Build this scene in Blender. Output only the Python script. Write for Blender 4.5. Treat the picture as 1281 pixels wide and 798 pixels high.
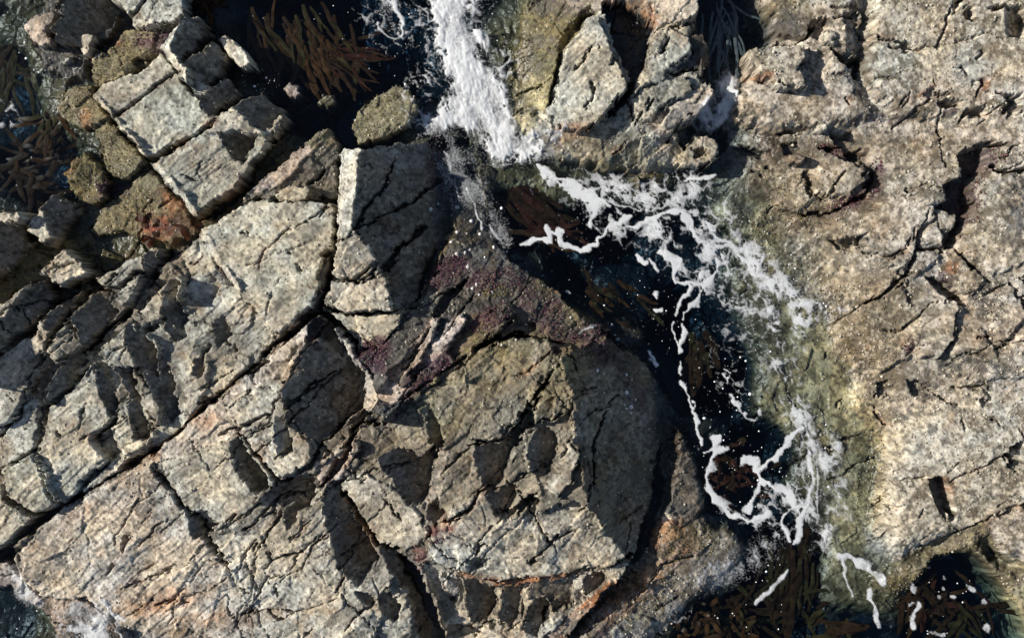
import bpy, math, random
import numpy as np

# ------------------------------------------------------------------ reset
for o in list(bpy.data.objects):
    bpy.data.objects.remove(o, do_unlink=True)
scene = bpy.context.scene
COL = scene.collection
random.seed(7)
RNG = np.random.default_rng(11)

# ------------------------------------------------------------------ camera, sky, sun, exposure
CAM_Z = 17.0                       # metres above the sea, looking straight down; 1 photo pixel = 1 cm at sea level
cam_d = bpy.data.cameras.new('camera')
cam = bpy.data.objects.new('camera', cam_d)
COL.objects.link(cam)
cam.location = (0, 0, CAM_Z)
cam.rotation_euler = (0, 0, 0)
cam_d.sensor_width = 36.0
cam_d.lens = 36.0 * CAM_Z / 12.81
cam_d.clip_end = 2000
scene.camera = cam

SUN_EL, SUN_N = 34.0, 12.0         # elevation, degrees north of west
se, sn = math.radians(SUN_EL), math.radians(SUN_N)
sun_vec = (-math.cos(se) * math.cos(sn), math.cos(se) * math.sin(sn), math.sin(se))
world = bpy.data.worlds.new('World')
scene.world = world
world.use_nodes = True
wn = world.node_tree
bg = wn.nodes['Background']
sky = wn.nodes.new('ShaderNodeTexSky')
sky.sky_type = 'NISHITA'
sky.sun_disc = False
sky.sun_elevation = se
sky.sun_rotation = math.atan2(sun_vec[0], sun_vec[1])
wn.links.new(sky.outputs[0], bg.inputs['Color'])
bg.inputs['Strength'].default_value = 0.07
sl = bpy.data.lights.new('sun', 'SUN')
sun = bpy.data.objects.new('sun', sl)
COL.objects.link(sun)
sl.energy = 4.6
sl.angle = math.radians(0.53)
sl.color = (1.0, 0.93, 0.82)
import mathutils
sun.rotation_euler = mathutils.Vector(sun_vec).to_track_quat('Z', 'Y').to_euler()
scene.view_settings.view_transform = 'Standard'
scene.view_settings.look = 'None'
scene.view_settings.gamma = 1.0
scene.view_settings.use_curve_mapping = False
scene.view_settings.exposure = 0.36

# ------------------------------------------------------------------ grid of the shore, in photo pixels (1 px = 1 cm)
STEP = 1.2
gu = np.arange(-140, 1421, STEP)
gv = np.arange(-105, 905, STEP)
NU, NV = len(gu), len(gv)
U, V = np.meshgrid(gu, gv)         # shape (NV, NU)
CU, CV = 640.5, 399.0


def hsh(ix, iy, seed):
    h = (ix.astype(np.int64) * 374761393 + iy.astype(np.int64) * 668265263 + seed * 974634777) & 0xffffffff
    h = ((h ^ (h >> 13)) * 1274126177) & 0xffffffff
    h = ((h ^ (h >> 16)) * 2246822519) & 0xffffffff
    h = h ^ (h >> 15)
    return (h & 0xffffff) / float(0x1000000)


def table(ix, iy, seeds):
    """hash values of all lattice cells in use, and where each point looks them up"""
    x0, y0 = int(ix.min()) - 1, int(iy.min()) - 1
    w, h = int(ix.max()) - x0 + 3, int(iy.max()) - y0 + 3
    X, Y = np.meshgrid(np.arange(x0, x0 + w), np.arange(y0, y0 + h))
    return [hsh(X, Y, s) for s in seeds], (ix - x0).astype(np.int32), (iy - y0).astype(np.int32), w


def vnoise(u, v, scale, seed):
    x, y = u / scale, v / scale
    ix, iy = np.floor(x), np.floor(y)
    fx, fy = x - ix, y - iy
    fx = fx * fx * fx * (fx * (fx * 6 - 15) + 10)
    fy = fy * fy * fy * (fy * (fy * 6 - 15) + 10)
    t, i, j, w = table(ix, iy, (seed,))
    i = j * w + i
    t = t[0].ravel()
    a, b = t[i], t[i + 1]
    c, d = t[i + w], t[i + w + 1]
    return (a + (b - a) * fx) * (1 - fy) + (c + (d - c) * fx) * fy - 0.5


def fbm(u, v, scale, seed, octs=4, gain=0.5):
    s, a, t = 0.0, 1.0, 0.0
    for k in range(octs):
        cu, sk = math.cos(k * 1.3), math.sin(k * 1.3)
        s = s + a * vnoise(u * cu - v * sk, u * sk + v * cu, scale, seed + k * 17)
        t += a
        a *= gain
        scale *= 0.5
    return s / t * 2.0


def voronoi(u, v, scale, aniso, ang, seed, jit=0.85):
    """cells stretched along ang; returns F1, F2, cell ids, offset to the seed point (pixels)"""
    ca, sa = math.cos(ang), math.sin(ang)
    x = (u * ca + v * sa) / (scale * aniso)
    y = (-u * sa + v * ca) / scale
    ix, iy = np.floor(x), np.floor(y)
    f1 = np.full(u.shape, 9.0); f2 = np.full(u.shape, 9.0)
    ci = np.zeros(u.shape); cj = np.zeros(u.shape)
    ox = np.zeros(u.shape); oy = np.zeros(u.shape)
    (ta, tb), ti, tj, tw = table(ix, iy, (seed, seed + 5))
    ta, tb = ta.ravel(), tb.ravel()
    for dj in (-1, 0, 1):
        for di in (-1, 0, 1):
            jx, jy = ix + di, iy + dj
            n = (tj + dj) * tw + ti + di
            dx = x - (jx + 0.5 + jit * (ta[n] - 0.5))
            dy = y - (jy + 0.5 + jit * (tb[n] - 0.5))
            d = np.sqrt(dx * dx + dy * dy)
            near = d < f1
            f2 = np.where(near, f1, np.minimum(f2, d))
            f1 = np.where(near, d, f1)
            ci = np.where(near, jx, ci); cj = np.where(near, jy, cj)
            ox = np.where(near, dx, ox); oy = np.where(near, dy, oy)
    return f1, f2, ci, cj, ox * scale * aniso, oy * scale


def sstep(x, a, b):
    t = np.clip((x - a) / (b - a), 0, 1)
    return t * t * (3 - 2 * t)


# warped coordinates: every outline drawn below gets a natural, broken edge
_c = voronoi(U, V, 7.5, 2.3, math.radians(-40), 301)
_d = voronoi(U, V, 4.0, 1.8, math.radians(-46), 305)
WU = U + 2.4 * fbm(U, V, 44, 3, 3) + 1.2 * fbm(U, V, 9, 4, 2) + 4.0 * (hsh(_c[2], _c[3], 302) - .5) + 2.4 * (hsh(_d[2], _d[3], 306) - .5)
WV = V + 2.4 * fbm(U, V, 44, 5, 3) + 1.2 * fbm(U, V, 9, 6, 2) + 4.0 * (hsh(_c[2], _c[3], 303) - .5) + 2.4 * (hsh(_d[2], _d[3], 307) - .5)


def unproj(pts, z):
    k = 1 - z / CAM_Z
    return [(CU + (x - CU) * k, CV + (y - CV) * k) for x, y in pts]


def window(pts, pad):
    xs = [p[0] for p in pts]; ys = [p[1] for p in pts]
    i0 = max(0, int((min(xs) - pad - gu[0]) / STEP)); i1 = min(NU, int((max(xs) + pad - gu[0]) / STEP) + 2)
    j0 = max(0, int((min(ys) - pad - gv[0]) / STEP)); j1 = min(NV, int((max(ys) + pad - gv[0]) / STEP) + 2)
    return slice(j0, max(j1, j0)), slice(i0, max(i1, i0))


def sdist(pts, u, v):
    """signed distance to a polygon, positive inside"""
    d = np.full(u.shape, 1e9); inside = np.zeros(u.shape, bool)
    n = len(pts)
    for k in range(n):
        x0, y0 = pts[k]; x1, y1 = pts[(k + 1) % n]
        ex, ey = x1 - x0, y1 - y0
        t = np.clip(((u - x0) * ex + (v - y0) * ey) / (ex * ex + ey * ey + 1e-9), 0, 1)
        d = np.minimum(d, np.hypot(u - x0 - t * ex, v - y0 - t * ey))
        c = ((y0 > v) != (y1 > v))
        xi = x0 + (v - y0) * ex / (ey if abs(ey) > 1e-9 else 1e-9)
        inside ^= c & (u < xi)
    return np.where(inside, d, -d)


def linedist(pts, u, v):
    """distance to a polyline and the position 0..1 along it"""
    L = [0.0]
    for k in range(len(pts) - 1):
        L.append(L[-1] + math.hypot(pts[k + 1][0] - pts[k][0], pts[k + 1][1] - pts[k][1]))
    d = np.full(u.shape, 1e9); s = np.zeros(u.shape)
    for k in range(len(pts) - 1):
        x0, y0 = pts[k]; x1, y1 = pts[k + 1]
        ex, ey = x1 - x0, y1 - y0
        t = np.clip(((u - x0) * ex + (v - y0) * ey) / (ex * ex + ey * ey + 1e-9), 0, 1)
        dd = np.hypot(u - x0 - t * ex, v - y0 - t * ey)
        near = dd < d
        d = np.where(near, dd, d)
        s = np.where(near, (L[k] + t * (L[k + 1] - L[k])) / L[-1], s)
    return d, s


# ------------------------------------------------------------------ palette (surface colours, some with shade or water tint put in)
PAL = dict(
    grey=(0.37, 0.35, 0.285), pale=(0.40, 0.372, 0.305), tan=(0.41, 0.37, 0.315), green=(0.40, 0.385, 0.312),
    slate=(0.170, 0.152, 0.124), black=(0.020, 0.021, 0.024), olive=(0.145, 0.128, 0.066), moss=(0.172, 0.152, 0.092),  # slate: dark rock, also darkens faces turned from the sun, shade put into colour
    rust=(0.26, 0.115, 0.05), orange=(0.36, 0.18, 0.065), pink=(0.36, 0.30, 0.255), purple=(0.060, 0.030, 0.042),
    brown=(0.075, 0.045, 0.02), waterblue_bed=(0.020, 0.030, 0.038), sand=(0.54, 0.455, 0.26), deep=(0.012, 0.016, 0.020),  # deep sea floor: the water's blue is put into its colour
    umber=(0.26, 0.222, 0.168), crest=(0.175, 0.158, 0.122), red=(0.20, 0.035, 0.03), wetgrey=(0.075, 0.073, 0.068))
PAL = {k: np.array(c) for k, c in PAL.items()}

# ------------------------------------------------------------------ base: the sea floor, from soundings
SND = [(-100, 60, -.55), (0, 100, -.5), (40, 215, -.5), (20, 30, -.1), (60, 90, -.05), (90, 130, .0), (0, 270, -.2), (-100, 300, .0),
       (150, 240, .02), (260, 20, -.2), (310, 60, -.35), (400, 60, -.75), (390, 135, -.45), (300, 130, -.1), (480, 60, -.6),
       (560, 70, -.35), (600, 150, -.1), (430, 150, -.35), (340, -60, -.7), (560, -80, -.7), (640, 60, -.08), (640, 210, -.08), (560, 190, .0),
       (590, 240, .02), (650, 265, -.5), (760, 300, -.6), (720, 340, -.5), (660, 345, -.15), (840, 400, -.7), (900, 480, -.75), (880, 300, -.35), (830, 410, -.4), (800, 420, -.12), (770, 350, -.32), (735, 330, -.3), (810, 390, -.3),
       (850, 480, -.3), (880, 540, -.2), (960, 560, -.5), (930, 620, -.35), (840, 640, .05), (880, 235, -.22), (930, 260, -.05), (980, 340, -.05), (1000, 420, -.07),
       (1030, 500, -.05), (985, 468, -.06), (976, 500, -.07), (1004, 524, -.07), (1012, 440, -.05), (1000, 400, -.06), (965, 335, -.06), (935, 285, -.06), (1040, 560, -.05), (1030, 620, -.08), (1050, 580, -.06), (1060, 660, -.06), (1000, 700, -.55), (960, 760, -.65), (900, 790, -.5), (1100, 740, -.08), (1080, 790, -.3),
       (1200, 770, -.45), (1220, 740, -.4), (1280, 860, -.3), (900, 720, -.05), (890, 60, -.2), (930, 20, -.35), (960, 100, -.1), (900, 130, -.12), (820, 210, .02), (760, 230, -.12),
       (700, 225, -.12), (20, 770, -.25), (60, 760, -.1), (120, 790, -.02), (-100, 800, -.4), (700, 430, .2), (560, 350, .15), (500, 800, .2), (820, 760, .05), (1050, 720, -.1),
       (1100, 500, .08), (1060, 420, .05), (200, 300, .1), (180, 330, .02), (100, 330, .02), (20, 340, .1), (350, 200, .05)]
SND = np.array(SND, float)


def soundings(u, v):
    num = np.zeros(u.shape); den = np.zeros(u.shape)
    for x, y, z in SND:
        w = 1.0 / ((u - x) ** 2 + (v - y) ** 2 + 300.0) ** 2
        num += w * z; den += w
    return num / den


H = soundings(WU, WV)
H = np.where(H < -.2, -.2 + (H + .2) * 1.9, H)
ID = np.zeros(U.shape, np.int32)
C = np.zeros(U.shape + (3,)); C[:] = PAL['waterblue_bed']
C += (sstep(H, -.36, -.06)[..., None]) * (PAL['olive'] * .75 - PAL['waterblue_bed'])  # floor turns from olive to painted water blue with depth
A_BED = np.full(U.shape, .25); A_LMP = np.full(U.shape, 1.0); A_MIC = np.full(U.shape, 1.0)
SMOOTH_COL = np.zeros(U.shape)      # 1 where the colour should stay clean
THINGS = {}                         # key -> dict(name, label, category, group, id list)
KEYS = ['']                         # id -> 'key' or 'key/part'


def T(key, name, label, cat, group=None):
    THINGS[key] = dict(name=name, label=label, cat=cat, group=group)


def kid(key):
    if key not in KEYS:
        KEYS.append(key)
    return KEYS.index(key)


def P(key, poly, a, g=(0, 0), col=None, bev=(7, .035), feather=0, bed=None, lmp=None, mic=None, warp=1.0):
    """one planar patch of rock: outline in photo pixels, anchor (x, y, height), slopes along x and y"""
    if g[0] < -.38:
        g = (min(g[0] * 1.1 - .22, -.82), g[1])
        bed = min(bed, .35) if bed is not None else .3
        lmp = min(lmp, .2) if lmp is not None else .2
    pts = [unproj([(x, y)], min(max(a[2] + (g[0] * (x - a[0]) + g[1] * (y - a[1])) / 100, -.5), 1.3))[0] for x, y in poly]
    ax, ay = unproj([(a[0], a[1])], a[2])[0]
    wj, wi = window(pts, 12)
    u = U[wj, wi] + warp * (WU[wj, wi] - U[wj, wi]); v = V[wj, wi] + warp * (WV[wj, wi] - V[wj, wi])
    if u.size == 0:
        return
    sd = sdist(pts, u, v)
    z = a[2] + g[0] * (U[wj, wi] - ax) / 100 + g[1] * (V[wj, wi] - ay) / 100
    if bev:
        z = z - bev[1] * .35 * np.clip(1 - np.maximum(sd, 0) / (bev[0] * .5), 0, 1) ** 2
    m = sd > 0
    h = H[wj, wi]
    aa = np.clip(sd / (1.6 * STEP) + .5, 0, 1)
    if feather:
        k = sstep(sd, 0, feather)
        z = h + (z - h) * k
    h[:] = np.where(aa > 0, h + (z - h) * aa, h)
    if key:
        ID[wj, wi][m] = kid(key)
    if col is not None:
        C[wj, wi][m] = PAL[col]
    for arr, val in ((A_BED, bed), (A_LMP, lmp), (A_MIC, mic)):
        if val is not None:
            arr[wj, wi][m] = val


def facet(poly, a, g, **k):
    """a slope cut into (or built on) the rock it lies on; keeps that rock's identity"""
    k.setdefault('lmp', .12); k.setdefault('bed', .25)
    P(None, poly, a, g, bev=k.pop('bev', None), **k)


def rel(poly, dz, g=(0, 0), at=None, edge=3.0, warp=1.0, z0=.5):
    """raise or lower what is there by dz, plus a slope from point at"""
    pts = unproj(poly, z0)
    wj, wi = window(pts, 10)
    u = U[wj, wi] + warp * (WU[wj, wi] - U[wj, wi]); v = V[wj, wi] + warp * (WV[wj, wi] - V[wj, wi])
    if u.size == 0:
        return
    sd = sdist(pts, u, v)
    k = sstep(sd, -edge * .5, edge * .5)
    ax, ay = unproj([at or poly[0]], z0)[0]
    H[wj, wi] += k * (dz + g[0] * (U[wj, wi] - ax) / 100 + g[1] * (V[wj, wi] - ay) / 100)


def crack(pts, w=3.0, d=.12, z0=.5, rust=0, jag=1.0):
    pts = unproj(pts, z0)
    wj, wi = window(pts, w * 2 + 10)
    u = U[wj, wi] + jag * (WU[wj, wi] - U[wj, wi]); v = V[wj, wi] + jag * (WV[wj, wi] - V[wj, wi])
    if u.size == 0:
        return
    dd, s = linedist(pts, u, v)
    wid = (w * (.85 if pts[0][0] > 900 else .62) if w < 3.5 else w * .8) * (0.35 + 1.1 * np.clip(vnoise(U[wj, wi], V[wj, wi], 22, 77) + .5, 0, 1)) * np.clip(np.minimum(s, 1 - s) * 9 + .35, 0, 1)
    H[wj, wi] -= d * 1.25 * sstep(wid - dd, -.7, .9)
    if rust:
        k = np.clip(1 - (dd - wid) / (3.5 + w), 0, 1) * rust * np.clip(vnoise(U[wj, wi], V[wj, wi], 16, 91) * 2.2 + .55, 0, 1)
        c = C[wj, wi]
        c += k[..., None] * (PAL['rust'] * .8 - c)


def paint(col, shape, amt=1.0, feather=8.0, noise=.6, nscale=14, seed=40, z0=.3, mul=1.0):
    """tint: shape is a polygon or a list of ellipses (x, y, rx, ry, rotation)"""
    if len(shape[0]) == 5:
        pts = []
        for x, y, rx, ry, r in shape:
            R = max(rx, ry)
            pts += [(x - R, y - R), (x + R, y + R)]
        wj, wi = window(pts, feather * 2 + 12)
        u, v = WU[wj, wi], WV[wj, wi]
        sd = np.full(u.shape, -1e9)
        for x, y, rx, ry, r in shape:
            (x, y), = unproj([(x, y)], z0)
            c, s = math.cos(math.radians(r)), math.sin(math.radians(r))
            a = ((u - x) * c + (v - y) * s) / rx; b = (-(u - x) * s + (v - y) * c) / ry
            sd = np.maximum(sd, (1 - np.sqrt(a * a + b * b)) * min(rx, ry))
    else:
        pts = unproj(shape, z0)
        wj, wi = window(pts, feather * 2 + 12)
        u, v = WU[wj, wi], WV[wj, wi]
        sd = sdist(pts, u, v)
    if u.size == 0:
        return
    k = sstep(sd, -feather, feather)
    n = fbm(U[wj, wi], V[wj, wi], nscale, seed, 4, .6)
    k = np.clip(k * (1 + noise * 2.2 * n) + noise * .6 * n * k, 0, 1) * amt
    c = C[wj, wi]
    c += k[..., None] * (PAL[col] * mul - c)


# ================================================================== THE SHORE, rock by rock
R = -130; RR = 1425; BB = 910; TT = -112      # the rocks run on past the frame

# ---------------- bedrock that carries the blocks (seen only in the bottoms of cracks)
P(None, [(R, 440), (40, 415), (120, 352), (205, 318), (250, 292), (330, 256), (424, 250), (432, 190), (500, 196), (540, 260), (548, 330), (520, 390), (600, 430), (642, 424), (736, 444), (815, 560), (808, 650), (790, 700), (700, 780), (690, BB), (200, BB), (110, 745), (20, 698), (R, 726)],
  (300, 500, .46), (.03, 0), 'slate', bev=None, feather=14, bed=.6, lmp=1.0)
T('east_shelf', 'rock_outcrop', 'rough barnacle-crusted tan rock shelf sloping left into the shallow green water', 'rock')
P('east_shelf/a', [(905, 165), (905, 120), (935, 70), (950, 30), (925, TT), (RR, TT), (RR, BB), (1300, 815), (1262, 752), (1222, 712), (1180, 716), (1130, 742), (1092, 716), (1074, 670), (1080, 600), (1096, 540), (1066, 480), (1040, 425), (1010, 370), (965, 305), (925, 262), (885, 220)],
  (1080, 300, .20), (.17, -.03), 'tan', feather=60, bed=.25, lmp=.9, mic=1.6, bev=None)
# ---------------- east side: top-right plateau
T('plateau', 'rock_plateau', 'broad pale cracked rock plateau filling the top right', 'rock')
P('plateau/a', [(925, TT), (1075, TT), (1085, 5), (1076, 75), (1080, 100), (1120, 150), (1040, 168), (960, 172), (915, 155), (905, 120), (925, 100), (935, 70), (960, 40), (945, 10)],
  (1000, 110, .34), (.14, -.10), 'tan', bed=.35, lmp=.7, bev=None, feather=20)
P('plateau/b', [(1085, TT), (RR, TT), (RR, 165), (1281, 172), (1200, 152), (1120, 150), (1082, 100), (1078, 75), (1088, 5)],
  (1150, 60, .58), (.05, -.10), 'pale', bed=.5, lmp=.4, bev=None, feather=14)
P('plateau/c', [(1228, 110), (1255, 92), (1281, 82), (RR, 60), (RR, 150), (1281, 142), (1250, 128)], (1260, 110, .64), (.05, -.1), 'pale', bed=.35, lmp=.2)
facet([(1256, 12), (1268, 8), (1281, 30), (1275, 52), (1262, 50), (1258, 30)], (1256, 30, .66), (-.75, 0))
facet([(1232, 12), (1246, 6), (1262, 10), (1258, 15)], (1240, 8, .62), (-.5, -.9))
facet([(1190, 2), (1204, 0), (1198, 12), (1192, 20)], (1190, 8, .62), (-.9, 0))
facet([(1205, 10), (1214, 10), (1216, 30), (1208, 26)], (1205, 16, .62), (-.9, 0))
P('plateau/d', [(1058, 28), (1074, 14), (1080, 20), (1072, 72), (1060, 70), (1052, 45)], (1058, 45, .52), (-.25, 0), 'tan', bed=.3, lmp=.3)
rel([(1040, 60), (1056, 66), (1080, 70), (1083, 78), (1078, 100), (1071, 98), (1070, 80), (1052, 78)], -.3)
rel([(1058, 18), (1078, 16), (1074, 66), (1060, 66)], -.1, (-.4, 0))
crack([(1078, 43), (1098, 48), (1118, 52), (1136, 60), (1153, 66)], 3.2, .13, rust=.7)
crack([(1112, 62), (1134, 64)], 3.5, .1)
crack([(1176, 40), (1171, 62)], 1.8, .08); crack([(1190, 0), (1176, 42)], 1.5, .06)
crack([(1040, 10), (1085, 8)], 1.8, .08, rust=.9); crack([(1042, 22), (1070, 20)], 1.6, .08, rust=.9)
crack([(1058, 92), (1092, 100), (1124, 100)], 1.4, .05); crack([(1046, 92), (1070, 88)], 1.6, .06)
crack([(1201, 84), (1208, 98)], 2.4, .1); crack([(1216, 78), (1225, 68)], 2, .08)
crack([(1060, 120), (1070, 132)], 2.2, .1, rust=.8)
crack([(1140, 140), (1160, 126), (1190, 118)], 1.7, .06, rust=.5); crack([(1120, 160), (1150, 138)], 1.8, .07)
crack([(1240, 118), (1281, 132), (1330, 140)], 2, .1, rust=.6)
crack([(1172, 130), (1200, 132)], 4.0, .12); crack([(1205, 140), (1228, 140), (1232, 146)], 3.0, .12); crack([(1200, 155), (1206, 142)], 2.5, .12)
crack([(1222, 122), (1228, 102)], 2.2, .1, rust=.8); crack([(1252, 146), (1268, 128)], 4, .12, rust=.6)
T('block_channel', 'boulder', 'flat pale boulder wedged beside the dark narrow gully, shadow on its right', 'boulder')
P('block_channel', [(935, 66), (942, 60), (1004, 57), (1009, 72), (1000, 86), (1011, 108), (976, 112), (956, 94), (942, 82)], (960, 85, .58), (.05, -.04), 'pale', bed=.25, lmp=.45, bev=(5, .05))
rel([(1004, 55), (1030, 68), (1032, 108), (1014, 112), (1001, 86), (1010, 72)], -.02, (-.25, 0), at=(1004, 80))
crack([(930, 58), (965, 54), (1005, 50), (1028, 30)], 5, .22); crack([(955, 100), (975, 104), (995, 112)], 2.2, .12)
T('round_stone', 'stone', 'small rounded grey stone sitting above the shadowed notch near the plateau edge', 'stone')
P('round_stone', [(1030, 44), (1036, 35), (1046, 38), (1049, 48), (1042, 58), (1032, 54)], (1039, 46, .56), (0, 0), 'grey', bev=(9, .10), bed=.05, lmp=.1)
paint('olive', [(960, TT), (1030, TT), (1010, 20), (980, 30), (958, 20)], .75); paint('wetgrey', [(955, 20), (1010, 25), (1030, 35), (1005, 52), (950, 50)], .7)
paint('green', [(1090, 10, 60, 40, 0), (1100, 90, 60, 25, 0)], .5, 20)

# ---------------- the boulder-strewn, encrusted middle of the east side
EB = [([(1078, 268), (1100, 250), (1127, 239), (1170, 257), (1173, 271), (1156, 282), (1146, 320), (1130, 342), (1093, 325), (1078, 306)], (1120, 290, .42), (.05, .05)),
      ([(1156, 286), (1173, 272), (1186, 294), (1183, 311), (1149, 308)], (1168, 296, .44), (.1, .1)),
      ([(1030, 196), (1050, 182), (1082, 196), (1092, 220), (1066, 246), (1036, 250), (1010, 240)], (1050, 215, .32), (.1, 0)),
      ([(965, 238), (1005, 222), (1024, 250), (1000, 268), (970, 262)], (995, 245, .14), (.1, 0)),
      ([(1140, 312), (1182, 314), (1172, 330), (1138, 352)], (1158, 322, .40), (.05, 0)),
      ([(1192, 318), (1200, 314), (1236, 352), (1222, 366), (1206, 372), (1178, 345)], (1208, 345, .42), (.1, 0)),
      ([(1162, 350), (1206, 381), (1200, 420), (1180, 450), (1150, 448), (1130, 400)], (1175, 400, .50), (.18, 0)),
      ([(1218, 240), (1250, 215), (1281, 220), (RR, 230), (RR, 330), (1281, 330), (1240, 350), (1205, 312), (1212, 270)], (1240, 280, .46), (.1, 0)),
      ([(1255, 360), (1281, 350), (RR, 340), (RR, 420), (1281, 400), (1250, 440), (1236, 405)], (1270, 380, .55), (.1, 0)),
      ([(1200, 405), (1232, 410), (1248, 445), (1281, 405), (RR, 430), (RR, 480), (1281, 474), (1230, 480), (1196, 470), (1188, 440)], (1240, 440, .46), (.1, 0)),
      ([(1240, 200), (1255, 184), (1281, 180), (RR, 175), (RR, 215), (1281, 214), (1255, 210)], (1270, 195, .5), (.1, 0)),
      ([(1090, 356), (1128, 352), (1150, 400), (1140, 450), (1100, 470), (1080, 420)], (1110, 400, .26), (.2, 0))]
for k, (pl, a, g) in enumerate(EB):
    zs = .22 + .17 * (a[0] - 1080) / 100 - .03 * (a[1] - 300) / 100
    a = (a[0], a[1], zs + .4 * (a[2] - zs) + .02); g = (.15 + .3 * g[0], -.02)
    P('east_shelf/b%d' % k, pl, a, g, 'tan', bed=.25, lmp=.7, mic=1.5, bev=None, feather=5)
facet([(1044, 297), (1078, 293), (1076, 310), (1058, 308)], (1044, 300, .30), (-.55, 0)); rel([(1046, 297), (1079, 294), (1077, 311), (1058, 308)], -.1)
rel([(1162, 345), (1182, 348), (1211, 371), (1210, 384), (1192, 374)], -.26)
rel([(1184, 232), (1206, 216), (1203, 196), (1232, 184), (1240, 200), (1216, 230), (1218, 256), (1204, 296), (1192, 314), (1183, 302), (1194, 285), (1196, 268), (1178, 258)], -.36)
crack([(1160, 262), (1150, 290), (1146, 320), (1136, 345), (1110, 368), (1090, 380)], 3.0, .15, z0=.4)
crack([(1150, 310), (1183, 314), (1195, 308)], 2.6, .13, z0=.4); crack([(1194, 312), (1222, 342), (1240, 358)], 2.4, .14, z0=.4)
crack([(1136, 236), (1155, 250), (1172, 260), (1190, 256)], 3.2, .2, z0=.4)
crack([(1030, 184), (1062, 196), (1084, 196), (1096, 222), (1084, 244), (1046, 262), (1006, 268)], 5, .16, z0=.3)
crack([(930, 176), (950, 184), (962, 190)], 3, .13, z0=.3); crack([(975, 166), (1010, 158)], 2.5, .1, rust=.6, z0=.3)
crack([(1010, 214), (1030, 250), (1064, 210)], 2.2, .08, z0=.3)
crack([(1205, 192), (1232, 182), (1262, 180)], 3.5, .2, z0=.5); crack([(1240, 208), (1262, 216), (1300, 212)], 4.5, .2, z0=.5)
crack([(1200, 392), (1196, 425), (1190, 440)], 2.4, .12, z0=.5); crack([(1262, 352), (1281, 380), (1300, 392)], 3, .15, z0=.5); crack([(1244, 440), (1281, 424), (1330, 400)], 1.8, .1)
crack([(1168, 490), (1190, 502), (1200, 508)], 1.8, .08); crack([(1196, 486), (1236, 484), (1244, 505)], 2, .08)
crack([(1084, 314), (1110, 322), (1134, 314)], 2, .08, rust=.6, z0=.4)
T('oval_boulder', 'boulder', 'pale oval boulder lodged above the dark channel in the east shelf', 'boulder')
P('oval_boulder', [(1139, 238), (1150, 231), (1168, 229), (1186, 237), (1184, 250), (1171, 257), (1155, 252)], (1163, 243, .56), (.05, 0), 'pale', bev=(12, .13), bed=.1, lmp=.3)
T('small_boulder', 'boulder', 'smaller round boulder just up from the oval boulder', 'boulder')
P('small_boulder', [(1184, 214), (1190, 206), (1200, 205), (1206, 213), (1200, 224), (1188, 224)], (1195, 214, .56), (.05, 0), 'pale', bev=(10, .12), bed=.05, lmp=.2)
T('channel_stone', 'stone', 'knobbly tan stone below the oval boulder at the channel edge', 'stone')
P('channel_stone', [(1174, 268), (1184, 263), (1197, 268), (1199, 279), (1192, 288), (1180, 284)], (1186, 275, .48), (.05, 0), 'tan', bev=(9, .1), bed=.05, lmp=.5)
T('white_pebble', 'pebble', 'white pebble lying on the brown crust at the plateau foot', 'pebble')
P('white_pebble', [(1026, 156), (1031, 154), (1036, 157), (1035, 162), (1029, 163)], (1031, 159, .46), (0, 0), 'pale', bev=(5, .05), bed=0, lmp=0, mic=.2)
T('lilac_pebble', 'pebble', 'flat lilac-grey pebble on dark crust below the white pebble', 'pebble')
P('lilac_pebble', [(990, 197), (997, 192), (1007, 194), (1003, 201), (993, 207)], (998, 199, .30), (0, 0), 'pink', bev=(5, .03), bed=0, lmp=0, mic=.2)

# ---------------- lower right slab with the slot
T('slot_slab', 'flat_rock', 'smooth pale slab with a dark two-pronged slot, at the right', 'rock')
P('slot_slab/a', [(1108, 530), (1140, 512), (1200, 500), (1250, 490), (1281, 484), (RR, 478), (RR, 625), (1281, 632), (1232, 656), (1160, 692), (1124, 704), (1092, 676), (1092, 625), (1104, 570)],
  (1180, 600, .34), (.10, .0), 'pale', bed=.3, lmp=.3, bev=None, feather=40)
P('slot_slab/b', [(1234, 660), (1281, 637), (RR, 630), (RR, 770), (1310, 720), (1281, 708), (1252, 696)], (1270, 670, .36), (.1, -.05), 'tan', bed=.3, lmp=.4, bev=None, feather=12)
rel([(1163, 601), (1182, 595), (1189, 618), (1197, 650), (1190, 652), (1185, 636), (1184, 652), (1173, 632)], -.4, edge=1.6, warp=.6, z0=.36)
crack([(1104, 640), (1135, 637)], 1.8, .07); crack([(1124, 606), (1165, 600)], 1.8, .05); crack([(1190, 606), (1236, 586), (1281, 560)], 1.8, .05, rust=.5)
crack([(1232, 657), (1281, 634), (1330, 620)], 2.2, .07, rust=.4); crack([(1160, 692), (1200, 672), (1232, 657)], 2.4, .06)
crack([(1206, 528), (1214, 542)], 2, .07); crack([(1262, 568), (1270, 586)], 5, .16); crack([(1270, 560), (1281, 556)], 4, .15)
crack([(1156, 652), (1160, 640)], 2.5, .06)
T('olive_ledge', 'rock_ledge', 'low olive weed-covered ledge under the slotted slab', 'rock')
P('olive_ledge', [(1080, 715), (1124, 704), (1150, 690), (1230, 650), (1254, 692), (1281, 704), (RR, 765), (RR, BB), (1310, 850), (1270, 798), (1246, 745), (1214, 704), (1184, 706), (1160, 735), (1135, 752), (1100, 765)],
  (1200, 690, .20), (.06, -.32), 'moss', feather=22, bed=.2, lmp=1.2, mic=1.6, bev=None)
paint('sand', [(1255, 740), (1281, 730), (RR, 800), (RR, BB), (1300, 860), (1270, 790)], .7, 12, z0=.1)

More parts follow.
